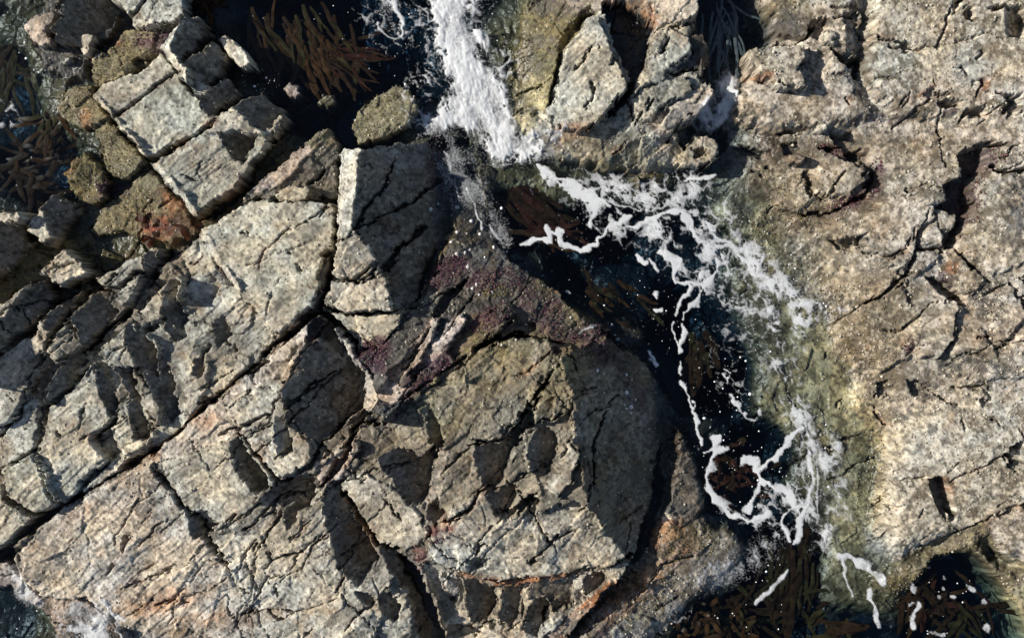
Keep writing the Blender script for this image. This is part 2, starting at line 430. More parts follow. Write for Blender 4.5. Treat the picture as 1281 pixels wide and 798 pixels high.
P(None, [(650, 130), (690, 60), (740, 5), (800, TT), (880, TT), (878, 60), (892, 112), (868, 150), (890, 200), (830, 214), (700, 205), (650, 170)], (770, 100, .30), (.02, -.05), 'grey', bev=None, feather=16, lmp=.5)
# ---------------- triangle rock and its neighbours, top centre
T('weed_shoulder', 'rock_shoulder', 'low weed-stained rock shoulder between the white surge and the triangular rock', 'rock')
P('weed_shoulder', [(628, 90), (640, 40), (662, TT), (800, TT), (790, 0), (748, 14), (735, 25), (712, 60), (700, 95), (684, 136), (690, 165), (650, 172), (634, 150)], (690, 60, .16), (.3, 0), 'olive', feather=16, bed=.3, lmp=1.2, bev=None)
T('centre_shelf', 'rock_outcrop', 'low grey shelf with rust patches below the triangular rock', 'rock')
P('centre_shelf', [(634, 140), (660, 128), (690, 145), (735, 160), (775, 135), (820, 150), (870, 150), (890, 165), (905, 200), (880, 212), (820, 218), (760, 222), (710, 206), (672, 192)], (760, 170, .24), (0, -.25), 'grey', feather=14, bed=.5, lmp=1.0, bev=None)
T('triangle_rock', 'rock', 'big pale triangular rock with its point up beside the dark hole', 'rock')
P('triangle_rock', [(748, 16), (759, 45), (772, 80), (787, 107), (776, 124), (764, 138), (735, 162), (704, 164), (684, 138), (700, 98), (706, 62), (734, 22)], (740, 90, .50), (.13, 0), 'grey', bed=.5, lmp=.4, bev=(5, .05))
T('hole_rock', 'rock', 'grey cracked rock right of the dark triangular hole', 'rock')
P('hole_rock/a', [(786, 122), (800, 97), (808, 66), (820, 42), (838, 30), (862, 45), (868, 66), (842, 84), (832, 100), (800, 112)], (820, 75, .42), (.06, 0), 'grey', bed=.5, lmp=.6)
P('hole_rock/b', [(788, 124), (802, 112), (834, 100), (862, 96), (868, 112), (840, 128), (822, 148), (800, 150)], (830, 118, .42), (.1, 0), 'grey', bed=.4, lmp=.5)
P('hole_rock/c', [(820, 150), (846, 126), (884, 100), (893, 116), (870, 142), (846, 168), (820, 172), (796, 160)], (850, 140, .36), (.1, 0), 'tan', bed=.5, lmp=.7)
P('hole_rock/d', [(862, 46), (880, 42), (888, 70), (880, 96), (868, 95), (846, 86), (868, 68)], (868, 66, .30), (-.3, 0), 'wetgrey', bed=.8, lmp=.7)
T('crown_rock', 'rock', 'pale rock at the top edge above the dark hole', 'rock')
P('crown_rock', [(806, TT), (884, TT), (874, 8), (866, 22), (850, 28), (834, 24), (814, 8)], (840, 8, .46), (.05, 0), 'tan', bed=.3, lmp=.6)
T('lichen_ledge', 'rock_ledge', 'orange lichen-covered ledge at the top of the dark hole', 'rock')
P('lichen_ledge', [(752, TT), (808, TT), (816, 10), (834, 26), (818, 40), (800, 20), (770, 8), (750, 14), (736, 10)], (790, 5, .36), (.1, 0), 'tan', bed=.3, lmp=.8)
paint('rust', [(780, 10, 26, 14, 20), (812, 26, 12, 10, 40)], .75, 6, 1.2, 7, z0=.35); paint('orange', [(796, 8, 22, 10, 30)], .5, 5, 1.3, 5, z0=.35)
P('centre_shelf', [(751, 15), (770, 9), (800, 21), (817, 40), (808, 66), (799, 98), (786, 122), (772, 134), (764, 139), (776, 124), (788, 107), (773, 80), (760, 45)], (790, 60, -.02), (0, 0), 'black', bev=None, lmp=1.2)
crack([(684, 136), (692, 118), (698, 98), (705, 66)], 5.5, .2, z0=.3); crack([(648, 112), (670, 106), (690, 98)], 2, .1, z0=.3)
crack([(720, 86), (730, 78), (737, 66), (738, 58)], 2.4, .12, rust=.2); crack([(746, 76), (749, 58)], 2, .12); crack([(763, 84), (770, 74)], 3.4, .12)
crack([(732, 138), (740, 126), (743, 112), (738, 104)], 2.2, .1); crack([(690, 120), (694, 118)], 2.5, .1)
crack([(764, 139), (778, 128), (790, 112)], 3.4, .25); crack([(786, 122), (792, 134), (797, 152)], 2.2, .1); crack([(800, 148), (806, 138)], 3.5, .1)
crack([(820, 146), (830, 134), (844, 122)], 2.6, .12); crack([(840, 90), (860, 87), (876, 82)], 4.5, .2); crack([(826, 66), (842, 44)], 2.2, .12); crack([(812, 135), (816, 124)], 2, .1)
crack([(838, 175), (850, 160), (868, 140)], 2.6, .12, rust=.4); crack([(770, 188), (790, 172)], 1.6, .05, rust=.8)
crack([(836, 32), (856, 30), (872, 18)], 3.5, .14)
T('ring_rock', 'rock', 'tan horseshoe-shaped rock lump below the small gully foam', 'rock')
P('ring_rock', [(852, 196), (862, 182), (872, 170), (888, 167), (900, 178), (900, 196), (888, 208), (872, 208), (858, 206)], (876, 190, .26), (0, 0), 'tan', bed=.1, lmp=.8, bev=(9, .08))
rel([(870, 182), (884, 178), (888, 190), (876, 194)], -.14); rel([(848, 160), (875, 155), (868, 172), (858, 186), (852, 178)], -.26, z0=.2); rel([(892, 156), (912, 160), (914, 176), (902, 196), (898, 176)], -.22, z0=.2)
paint('rust', [(710, 168, 26, 10, -15), (690, 180, 12, 8, 0)], .6, 6); paint('olive', [(760, 210, 60, 10, 0), (660, 200, 30, 8, 0)], .8)
paint('wetgrey', [(668, 62, 28, 26, 0), (700, 5, 30, 16, 0)], .75, 10); paint('pink', [(820, 185, 30, 12, 0), (720, 0, 20, 12, 0)], .5)
paint('sand', [(660, 90), (690, 95), (684, 130), (660, 165), (640, 140)], .6)
paint('brown', [(868, 30), (890, 40), (892, 90), (876, 96), (868, 66)], .7)

# ---------------- north-west: small rocks in the weed
T('dark_rock', 'rock', 'dark striped rock near the top left corner, weed and wet stones around it', 'rock')
P('dark_rock/a', [(24, 28), (50, 8), (90, -40), (130, -40), (142, 0), (160, 22), (150, 42), (118, 72), (112, 104), (82, 108), (52, 88), (40, 56)], (80, 60, .10), (0, 0), 'wetgrey', feather=10, lmp=2.2, mic=1.6, bev=None)
P('dark_rock/b', [(62, 36), (76, 20), (90, -30), (132, -30), (142, 0), (158, 20), (150, 40), (122, 44), (100, 58), (78, 56), (64, 52)], (72, 25, .44), (-.5, .1), 'slate', bed=1.2, lmp=.5)
P('dark_rock/c', [(26, 30), (54, 14), (74, 20), (60, 36), (62, 56), (50, 60), (38, 46)], (50, 35, .30), (.4, 0), 'pink', bed=.3, lmp=1.2)
P('dark_rock/d', [(92, 46), (108, 41), (117, 44), (110, 66), (103, 72), (99, 60)], (104, 52, .30), (.5, 0), 'pale', bed=.2, lmp=.3)
P('dark_rock/e', [(113, 74), (126, 62), (132, 66), (118, 76)], (120, 70, .24), (.3, 0), 'tan', bed=.2, lmp=.3)
T('small_grey_stone', 'stone', 'small light stone among the wet pebbles left of the weedy ledge', 'stone')
P('small_grey_stone', [(76, 78), (80, 72), (88, 72), (89, 77), (81, 81)], (82, 76, .22), (.1, 0), 'pale', bev=(4, .04), bed=0, lmp=.2)
T('notch_slab', 'flat_rock', 'two-piece pale slab cut by the top edge, left of centre', 'rock')
P('notch_slab/a', [(136, TT), (200, TT), (178, 0), (160, 19), (140, 2)], (155, 4, .40), (.08, 0), 'grey', bed=.4, lmp=.5)
P('notch_slab/b', [(182, 0), (205, TT), (236, TT), (232, 18), (226, 28), (188, 40), (166, 33), (163, 20)], (195, 15, .40), (.06, 0), 'grey', bed=.4, lmp=.5)
T('weedy_ledge', 'rock_ledge', 'olive weed-covered ledge touching the upper edge of the notched slabs', 'rock')
P('weedy_ledge', [(114, 76), (134, 64), (150, 45), (162, 34), (186, 41), (226, 30), (204, 62), (174, 90), (130, 108), (113, 104)], (150, 80, .22), (.05, 0), 'moss', bed=.8, lmp=.9, mic=1.4)
paint('purple', [(160, 50), (200, 44), (226, 32), (205, 60), (185, 68), (165, 60)], .9, 5); paint('red', [(140, 50, 6, 5, 0)], .7)
P('weedy_ledge', [(170, 82), (182, 78), (184, 88), (174, 92)], (176, 85, .12), (0, 0), 'black', bev=None)

# ---------------- pale stepped slabs at the left (three pieces and the striped ridge)
T('stepped_slab', 'flat_rock', 'pale square-cut slab in three steps with bright lower-left edges, upper left', 'rock')
P('stepped_slab/a', [(114, 123), (128, 106), (174, 90), (200, 66), (223, 89), (206, 100), (140, 149)], (165, 112, .46), (.05, .02), 'grey', bed=.3, lmp=.25)
P('stepped_slab/b', [(140, 150), (206, 101), (223, 90), (240, 118), (262, 128), (270, 148), (242, 167), (182, 198)], (200, 140, .47), (.03, .02), 'green', bed=.3, lmp=.25)
P('stepped_slab/c', [(186, 204), (242, 169), (270, 150), (290, 130), (330, 118), (359, 146), (336, 177), (312, 206), (308, 222), (294, 234), (242, 270)], (240, 215, .48), (-.02, .02), 'green', bed=.35, lmp=.25)
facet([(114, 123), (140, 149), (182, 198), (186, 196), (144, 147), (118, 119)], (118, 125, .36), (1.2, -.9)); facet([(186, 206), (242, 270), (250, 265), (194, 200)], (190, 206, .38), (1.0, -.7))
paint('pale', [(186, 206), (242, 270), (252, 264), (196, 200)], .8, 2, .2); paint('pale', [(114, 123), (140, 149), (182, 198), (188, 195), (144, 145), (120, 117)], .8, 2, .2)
facet([(268, 166), (290, 163), (318, 170), (335, 177), (318, 196), (308, 206), (296, 196), (280, 178)], (270, 172, .47), (-.62, .12), col='slate')
facet([(286, 132), (300, 122), (330, 117), (360, 143), (344, 164), (330, 168), (312, 152)], (292, 130, .62), (-.6, .1), col='slate')
facet([(246, 158), (292, 134), (312, 152), (334, 172), (320, 170), (290, 162), (262, 166)], (280, 155, .56), (.1, -.2), col='pale')
crack([(140, 150), (165, 131), (186, 116), (206, 100)], 1.8, .09, rust=.5, jag=.6); crack([(182, 203), (212, 187), (242, 168), (270, 150)], 2.8, .2, rust=.6, jag=.8)
for k in range(7):      # fine parallel grooves of the bedding on the lowest step
    x0, y0 = 210 + 11 * k, 225 - 2 * k
    crack([(x0, y0), (x0 + 38, y0 - 26)], 1.0, .018, jag=.4)
crack([(228, 218), (244, 224)], 3, .08); crack([(252, 196), (244, 218)], 1.4, .05)
rel([(294, 224), (304, 222), (296, 234), (288, 230)], .05)
T('striped_ridge', 'rock_ridge', 'dark striped blocks with bright left edges along the top of the stepped slab', 'rock')
P('striped_ridge/a', [(199, 60), (226, 27), (250, 20), (264, 44), (236, 70), (222, 88)], (208, 52, .66), (-.62, .05), 'slate', bed=.8, lmp=.3, bev=(4, .03))
P('striped_ridge/b', [(223, 88), (238, 70), (262, 48), (290, 76), (276, 100), (262, 112), (252, 122), (246, 118)], (230, 86, .64), (-.55, .05), 'slate', bed=.8, lmp=.3, bev=(4, .03))
P('striped_ridge/c', [(248, 124), (264, 112), (284, 100), (302, 118), (286, 130), (262, 148), (254, 140)], (250, 130, .56), (-.55, .02), 'slate', bed=.8, lmp=.3, bev=(4, .03))
P('striped_ridge/d', [(270, 48), (282, 42), (297, 52), (318, 80), (306, 86), (284, 70)], (292, 62, .36), (.3, 0), 'pale', bed=.3, lmp=.5)
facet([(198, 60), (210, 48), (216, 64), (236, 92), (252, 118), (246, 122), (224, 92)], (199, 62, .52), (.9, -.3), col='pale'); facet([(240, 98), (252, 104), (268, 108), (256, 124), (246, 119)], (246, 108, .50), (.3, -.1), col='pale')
facet([(199, 60), (218, 32), (226, 28), (212, 58)], (205, 55, .60), (.5, 0), col='grey')

# ---------------- weedy boulders left of the slabs
T('crusted_boulder', 'boulder', 'olive crusted boulder touching the dark weed at far upper left', 'boulder')
P('crusted_boulder', [(72, 136), (80, 118), (96, 108), (114, 108), (116, 124), (138, 152), (130, 162), (100, 160), (78, 150)], (100, 134, .18), (.15, 0), 'moss', bed=.1, lmp=1.3, mic=1.7, bev=(14, .1))
T('olive_bank', 'rock_mound', 'olive weedy bank directly under the bright edge of the stepped slab', 'rock')
P('olive_bank', [(116, 160), (136, 152), (160, 178), (184, 204), (172, 212), (156, 226), (138, 222), (128, 204), (124, 180)], (150, 190, .20), (.2, 0), 'moss', bed=.1, lmp=1.3, mic=1.7, bev=(10, .08))
T('egg_boulder', 'boulder', 'egg-shaped olive boulder with reddish rim amid black weed', 'boulder')
P('egg_boulder', [(77, 216), (90, 200), (104, 188), (122, 202), (130, 214), (131, 246), (113, 256), (88, 242)], (104, 220, .24), (.1, .05), 'olive', bed=.1, lmp=.8, mic=1.5, bev=(14, .12))
T('rusty_bank', 'rock_mound', 'olive and rust-red bank below the stepped slab, next to a black pool', 'rock')
P('rusty_bank', [(110, 284), (132, 252), (160, 234), (186, 214), (214, 240), (240, 272), (246, 292), (220, 304), (180, 300), (150, 290), (118, 296)], (170, 262, .14), (.05, .0), 'moss', bed=.1, lmp=1.3, mic=1.7, bev=(12, .08))
paint('rust', [(200, 232), (222, 250), (244, 280), (230, 300), (180, 302), (176, 270), (190, 262)], .85, 6); paint('red', [(200, 285, 22, 10, 0)], .6); paint('brown', [(186, 256, 12, 14, 0), (225, 275, 14, 16, 0)], .8)
paint('rust', [(82, 212, 5, 18, 30), (104, 148, 8, 12, 0)], .6, 4); paint('purple', [(140, 236, 16, 10, 0), (120, 250, 12, 6, -20)], .9, 4)

# ---------------- tilted blocks on the left edge
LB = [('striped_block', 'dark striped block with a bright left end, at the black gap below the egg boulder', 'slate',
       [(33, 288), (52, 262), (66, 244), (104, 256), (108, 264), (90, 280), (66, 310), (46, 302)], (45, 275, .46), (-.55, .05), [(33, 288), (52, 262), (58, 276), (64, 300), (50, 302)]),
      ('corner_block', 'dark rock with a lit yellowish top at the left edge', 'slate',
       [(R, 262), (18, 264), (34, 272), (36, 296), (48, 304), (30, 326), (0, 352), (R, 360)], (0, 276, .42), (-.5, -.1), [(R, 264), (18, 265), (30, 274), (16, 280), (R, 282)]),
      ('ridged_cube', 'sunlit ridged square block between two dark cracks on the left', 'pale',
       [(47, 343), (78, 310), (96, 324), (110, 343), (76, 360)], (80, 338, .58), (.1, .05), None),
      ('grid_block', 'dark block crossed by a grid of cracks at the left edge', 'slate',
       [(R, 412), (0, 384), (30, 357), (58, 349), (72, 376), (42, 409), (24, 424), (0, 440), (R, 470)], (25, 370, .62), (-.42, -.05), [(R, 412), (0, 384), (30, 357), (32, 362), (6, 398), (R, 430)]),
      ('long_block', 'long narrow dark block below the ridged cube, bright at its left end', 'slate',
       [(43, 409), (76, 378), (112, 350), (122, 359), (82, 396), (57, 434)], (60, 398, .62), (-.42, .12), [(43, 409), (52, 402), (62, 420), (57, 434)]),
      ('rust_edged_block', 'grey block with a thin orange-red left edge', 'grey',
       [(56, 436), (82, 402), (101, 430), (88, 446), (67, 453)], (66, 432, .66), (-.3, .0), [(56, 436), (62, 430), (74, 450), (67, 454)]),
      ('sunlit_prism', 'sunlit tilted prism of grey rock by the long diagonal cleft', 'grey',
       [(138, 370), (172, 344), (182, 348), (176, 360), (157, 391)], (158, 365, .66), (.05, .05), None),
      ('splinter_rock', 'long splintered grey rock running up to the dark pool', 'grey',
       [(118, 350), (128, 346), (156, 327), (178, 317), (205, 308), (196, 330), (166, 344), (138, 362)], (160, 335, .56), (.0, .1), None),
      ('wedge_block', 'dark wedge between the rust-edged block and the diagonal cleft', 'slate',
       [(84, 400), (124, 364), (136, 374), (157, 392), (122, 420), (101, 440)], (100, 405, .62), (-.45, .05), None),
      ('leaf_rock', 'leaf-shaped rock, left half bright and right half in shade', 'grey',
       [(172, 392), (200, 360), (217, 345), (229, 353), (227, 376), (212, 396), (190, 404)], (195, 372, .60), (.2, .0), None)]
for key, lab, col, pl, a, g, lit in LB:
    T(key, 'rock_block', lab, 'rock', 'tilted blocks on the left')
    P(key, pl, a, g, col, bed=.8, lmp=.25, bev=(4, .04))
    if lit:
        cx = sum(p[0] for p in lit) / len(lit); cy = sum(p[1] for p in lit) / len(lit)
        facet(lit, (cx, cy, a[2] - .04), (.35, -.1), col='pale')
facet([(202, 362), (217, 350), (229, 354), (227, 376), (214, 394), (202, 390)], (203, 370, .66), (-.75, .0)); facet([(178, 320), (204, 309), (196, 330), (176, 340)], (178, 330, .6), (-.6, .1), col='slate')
crack([(8, 400), (20, 420), (24, 424)], 1.8, .1); crack([(24, 382), (42, 410)], 2.0, .12); crack([(0, 404), (24, 384), (62, 376)], 1.6, .08); crack([(44, 370), (66, 352)], 1.2, .06)
for k in range(4):
    crack([(58 + 9 * k, 346 - 5 * k), (74 + 10 * k, 330 - 1 * k)], 1.2, .05)
crack([(136, 356), (150, 340)], 2.4, .1); crack([(66, 440), (92, 420)], 1.2, .06); crack([(142, 374), (172, 356)], 1.2, .05)

# ---------------- fractured pavement between the left edge and the long diagonal crack
T('fractured_pavement', 'fractured_rock', 'fractured grey pavement of flat blocks at the left, above the long diagonal crack', 'rock')
P('fractured_pavement/a', [(100, 442), (122, 436), (166, 402), (186, 404), (212, 398), (230, 376), (236, 346), (226, 318), (252, 296), (262, 316), (296, 368), (330, 398), (347, 418), (302, 468), (240, 520), (192, 562), (150, 584), (100, 600), (60, 560), (60, 500)],
  (220, 440, .42), (.05, 0), 'grey', bed=.6, lmp=.9, bev=(8, .06))
NB = [([(R, 478), (0, 446), (30, 426), (50, 416), (56, 438), (44, 470), (34, 492), (12, 530), (R, 560)], (10, 470, .58), (.12, .05), 'pale'),
      ([(12, 533), (38, 492), (50, 502), (52, 540), (41, 564), (22, 580), (0, 590), (R, 606), (R, 566)], (20, 550, .46), (.06, 0), 'grey'),
      ([(60, 505), (86, 482), (114, 454), (126, 490), (146, 518), (112, 550), (132, 578), (98, 612), (76, 634), (52, 582), (44, 566), (56, 542)], (90, 550, .52), (.06, -.02), 'grey'),
      ([(4, 584), (40, 569), (50, 586), (72, 626), (48, 646), (12, 622), (2, 604)], (36, 606, .60), (.05, 0), 'green'),
      ([(138, 532), (148, 508), (164, 498), (192, 545), (188, 556), (166, 568), (152, 568)], (160, 535, .52), (.05, 0), 'green'),
      ([(98, 614), (134, 582), (152, 570), (168, 576), (122, 606), (88, 630)], (130, 600, .44), (.02, .02), 'pale'),
      ([(R, 620), (0, 606), (3, 626), (44, 650), (16, 680), (R, 730)], (10, 650, .44), (.06, 0), 'grey'),
      ([(46, 504), (58, 480), (72, 456), (100, 440), (112, 452), (86, 480), (62, 506)], (62, 480, .62), (-.45, .1), 'slate'),
      ([(163, 458), (176, 474), (206, 504), (196, 534), (182, 512), (168, 486)], (182, 495, .55), (.12, 0), 'grey'),
      ([(120, 440), (164, 403), (202, 432), (196, 456), (164, 460), (136, 458)], (150, 430, .58), (-.15, .05), 'green'),
      ([(228, 478), (244, 462), (262, 458), (258, 490), (240, 520), (228, 520), (232, 500)], (245, 490, .5), (.05, 0), 'pale')]
for k, (pl, a, g, c) in enumerate(NB):
    P('fractured_pavement/b%d' % k, pl, a, g, c, bed=.45, lmp=.3, bev=(5, .045))
facet([(115, 455), (130, 458), (152, 500), (150, 518), (143, 517), (126, 490)], (116, 470, .58), (-.62, 0), col='slate')
facet([(138, 458), (160, 460), (168, 488), (184, 514), (196, 536), (190, 552), (172, 546), (164, 512), (152, 482)], (150, 480, .58), (-.6, 0), col='slate')
facet([(170, 462), (212, 448), (226, 478), (231, 514), (216, 527), (206, 500), (186, 482)], (172, 470, .62), (-.45, 0), col='slate')
facet([(33, 452), (62, 440), (66, 454), (40, 480)], (36, 462, .62), (-.6, 0), col='slate')
facet([(52, 506), (60, 503), (56, 540), (42, 566), (46, 545), (53, 530)], (52, 520, .36), (-.8, 0))
rel([(112, 551), (134, 538), (148, 566), (133, 578)], -.16)
crack([(R, 470), (0, 442), (24, 424), (44, 410), (72, 380), (112, 348), (128, 344)], 3.6, .22); crack([(56, 436), (80, 400), (122, 360), (136, 366)], 3.4, .22); crack([(100, 442), (124, 420), (158, 392), (184, 352), (206, 312)], 5.5, .3)
crack([(56, 436), (40, 478), (22, 520), (0, 546), (R, 600)], 2.6, .14); crack([(60, 500), (54, 540), (40, 566), (20, 578), (0, 584)], 2.4, .12); crack([(62, 506), (90, 482), (112, 454)], 4.5, .16)
crack([(2, 606), (8, 624), (48, 648), (76, 634), (100, 616)], 5.0, .26); crack([(40, 568), (52, 590), (72, 626), (78, 634)], 2.4, .1); crack([(112, 552), (140, 526), (150, 514)], 2.6, .14, rust=.4)
crack([(100, 612), (112, 596), (130, 584)], 4, .16); crack([(182, 514), (196, 536)], 2.0, .12); crack([(98, 540), (104, 520), (106, 506)], 2.4, .08); crack([(70, 540), (76, 548)], 2.6, .08); crack([(12, 490), (22, 502)], 1.6, .06)
paint('moss', [(84, 548, 14, 5, -45), (92, 484, 6, 4, 0), (104, 480, 5, 5, 0)], .8, 4)
crack([(196, 404), (180, 420)], 3.5, .14); crack([(240, 404), (262, 402)], 1.4, .05); crack([(262, 432), (250, 450)], 3, .1); crack([(296, 440), (276, 420)], 2, .08)
# the long diagonal crack itself
crack([(0, 692), (40, 652), (76, 634), (120, 608), (160, 580), (192, 566), (240, 522), (300, 470), (346, 436), (372, 408), (396, 388)], 2.6, .16, rust=.25)
crack([(-20, 706), (20, 672), (60, 646), (90, 626)], 6, .26); crack([(150, 586), (176, 572), (200, 560)], 6, .22); crack([(330, 446), (372, 410), (398, 386)], 6, .22); crack([(215, 546), (240, 522), (262, 504)], 4, .16)

# ---------------- smooth kite slab and the upright strip
T('kite_slab', 'flat_rock', 'large smooth grey-green kite-shaped slab left of the bright upright strip', 'rock')
P('kite_slab', [(246, 292), (262, 282), (300, 258), (326, 247), (348, 252), (372, 250), (416, 256), (421, 280), (419, 316), (402, 320), (396, 360), (390, 384), (346, 418), (326, 396), (296, 368), (264, 318)], (330, 320, .60), (.0, 0), 'green', bed=.15, lmp=.12, mic=.6, bev=(5, .04))
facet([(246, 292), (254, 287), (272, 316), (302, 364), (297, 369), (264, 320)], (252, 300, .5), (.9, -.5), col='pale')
crack([(248, 290), (272, 274), (300, 258)], 2.2, .08, rust=.7); crack([(310, 334), (336, 326), (350, 316), (370, 310), (390, 302)], 1.3, .04); crack([(336, 394), (340, 372), (350, 350)], 1.3, .04)
crack([(304, 290), (314, 296)], 2.8, .06); crack([(374, 330), (380, 342)], 2.6, .06); crack([(272, 276), (280, 282)], 2, .05); crack([(360, 316), (366, 318)], 2.4, .05); crack([(244, 271), (262, 262), (294, 236), (310, 216)], 3.6, .3, rust=.6)
paint('grey', [(380, 285, 40, 28, 0), (330, 375, 30, 25, 0)], .7, 12); paint('tan', [(350, 402, 18, 12, 0), (290, 345, 10, 14, 30)], .6, 6); paint('orange', [(282, 340, 3, 6, 0)], .6, 2)
T('wedge_rock', 'rock', 'wet dark triangular rock with pink crust on its ridge, above the kite slab', 'rock')
P('wedge_rock', [(312, 232), (340, 214), (380, 180), (410, 158), (422, 178), (422, 250), (414, 256), (372, 250), (346, 252), (326, 246), (300, 256)], (370, 215, .34), (-.25, -.1), 'slate', bed=.7, lmp=.9, bev=(6, .06))
facet([(312, 234), (340, 213), (378, 182), (392, 186), (372, 210), (346, 234), (322, 242)], (350, 222, .38), (.1, .25), col='pink')
facet([(346, 240), (372, 230), (390, 236), (384, 250), (352, 252)], (360, 242, .42), (.05, .0), col='grey')
crack([(380, 230), (404, 208)], 3, .12); crack([(396, 246), (420, 252)], 4, .2)
paint('olive', [(400, 175, 16, 12, 0)], .7)
T('bright_strip', 'rock_pillar', 'bright upright rock strip whose right side falls into deep shade', 'rock')
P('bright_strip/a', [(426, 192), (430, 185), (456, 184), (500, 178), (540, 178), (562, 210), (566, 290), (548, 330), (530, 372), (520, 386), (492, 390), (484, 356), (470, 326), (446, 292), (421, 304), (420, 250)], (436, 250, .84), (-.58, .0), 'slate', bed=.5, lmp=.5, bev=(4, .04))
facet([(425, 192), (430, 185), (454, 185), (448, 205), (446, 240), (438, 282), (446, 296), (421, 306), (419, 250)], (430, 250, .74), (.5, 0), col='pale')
P('bright_strip/b', [(420, 304), (444, 294), (458, 300), (472, 326), (462, 344), (446, 352), (414, 346)], (440, 325, .74), (.15, 0), 'pale', bed=.4, lmp=.6)
P('bright_strip/c', [(412, 350), (446, 354), (464, 345), (474, 330), (486, 358), (490, 390), (466, 392), (432, 390), (408, 378)], (445, 372, .70), (.1, .05), 'pale', bed=.3, lmp=.4)
P('bright_strip/d', [(404, 384), (432, 392), (490, 393), (502, 398), (478, 432), (456, 436), (440, 414), (424, 402)], (455, 405, .5), (.15, .0), 'grey', bed=.3, lmp=.4)
P('bright_strip/e', [(428, 404), (440, 416), (456, 438), (448, 448), (444, 430)], (446, 428, .46), (.2, 0), 'pale')
crack([(422, 186), (421, 250), (420, 312), (414, 345), (398, 384), (392, 394)], 4.2, .45, z0=.6); crack([(400, 318), (414, 314), (410, 350), (394, 388)], 5, .35, z0=.6)
crack([(420, 304), (436, 298), (446, 290), (458, 266), (482, 230), (492, 200)], 2.6, .13); crack([(414, 346), (446, 352), (476, 326)], 2.4, .12); crack([(404, 382), (440, 392), (490, 392), (520, 386)], 3.2, .18); crack([(446, 290), (470, 276), (510, 250), (552, 214)], 2.6, .13); crack([(476, 340), (500, 308), (530, 280)], 5, .2)
crack([(518, 378), (530, 340), (544, 310)], 3.6, .2); crack([(396, 390), (424, 404), (440, 430), (452, 462)], 6, .34); crack([(436, 212), (462, 206)], 1.4, .05)
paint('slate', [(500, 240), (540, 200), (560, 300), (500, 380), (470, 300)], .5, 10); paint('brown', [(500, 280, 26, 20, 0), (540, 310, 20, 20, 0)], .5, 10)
T('olive_boulder', 'boulder', 'olive barnacled boulder between the kelp water and the shaded rock face', 'boulder')
P('olive_boulder', [(438, 162), (446, 138), (470, 120), (492, 104), (512, 112), (524, 138), (508, 160), (480, 170), (446, 180)], (480, 145, .16), (.1, 0), 'moss', bed=.2, lmp=1.1, mic=1.6, bev=(12, .08))
T('drowned_stone', 'stone', 'pinkish stone half under water below the kelp tuft', 'stone')
P('drowned_stone', [(352, 112), (362, 102), (374, 106), (377, 118), (364, 124)], (364, 113, .04), (0, 0), 'pink', bev=(8, .07))
T('drowned_pale_stone', 'stone', 'pale lumpy stone awash right below the brown kelp fronds', 'stone')
P('drowned_pale_stone', [(396, 128), (406, 116), (420, 118), (424, 130), (410, 138)], (410, 126, .03), (0, 0), 'moss', bev=(8, .07))

# ---------------- wet purple saddle between the shaded face and the pool
T('purple_saddle', 'rock_saddle', 'wet rock saddle with purple weed and small white shells, left of the foam pool', 'rock')
P('purple_saddle/a', [(540, 176), (590, 178), (602, 230), (612, 290), (640, 326), (690, 356), (730, 400), (780, 440), (800, 480), (740, 446), (690, 424), (640, 416), (602, 430), (546, 470), (480, 530), (456, 510), (468, 470), (446, 446), (480, 430), (504, 398), (524, 384), (550, 330), (568, 290), (562, 210)],
  (590, 340, .20), (-.10, .34), 'wetgrey', bed=.8, lmp=1.4, mic=1.6, bev=(10, .06))
RB = [([(484, 470), (504, 452), (540, 400), (552, 398), (544, 418), (514, 462), (498, 482)], (515, 440, .58)), ([(512, 470), (548, 420), (556, 406), (578, 392), (584, 404), (552, 440), (520, 476)], (550, 430, .54)),
      ([(470, 492), (484, 476), (500, 484), (514, 480), (512, 492), (490, 506), (472, 504)], (490, 490, .68)), ([(560, 440), (590, 396), (640, 380), (652, 396), (606, 424), (570, 446)], (600, 415, .48)),
      ([(500, 500), (530, 476), (544, 466), (548, 474), (520, 500)], (525, 486, .66))]
for k, (pl, a) in enumerate(RB):
    P('purple_saddle/b%d' % k, pl, a, (.15, .05), 'pink' if k < 3 else 'olive', bed=.4, lmp=.6, bev=(5, .06))
crack([(476, 534), (510, 497), (546, 468), (584, 444)], 2.6, .12, z0=.6); crack([(545, 398), (560, 372), (584, 350)], 6, .14, z0=.2); crack([(505, 462), (540, 408)], 2.4, .12, z0=.4)
paint('purple', [(470, 440, 22, 16, -40), (560, 340, 26, 16, -40), (620, 350, 36, 18, -10), (610, 400, 34, 12, -30), (690, 400, 18, 30, 0), (730, 420, 20, 20, 0), (540, 460, 40, 8, -40), (545, 200, 12, 50, 0)], .85, 8)
paint('purple', [(470, 455, 18, 14, 0), (520, 500, 30, 7, -40)], .7, 5, z0=.4); paint('moss', [(615, 365, 16, 10, 0), (680, 390, 12, 10, 0), (560, 275, 12, 12, 0)], .7, 6)
paint('tan', [(590, 430), (640, 400), (700, 400), (700, 430), (640, 418)], .35, 8); paint('wetgrey', [(590, 200, 30, 40, 0)], .6, 12)

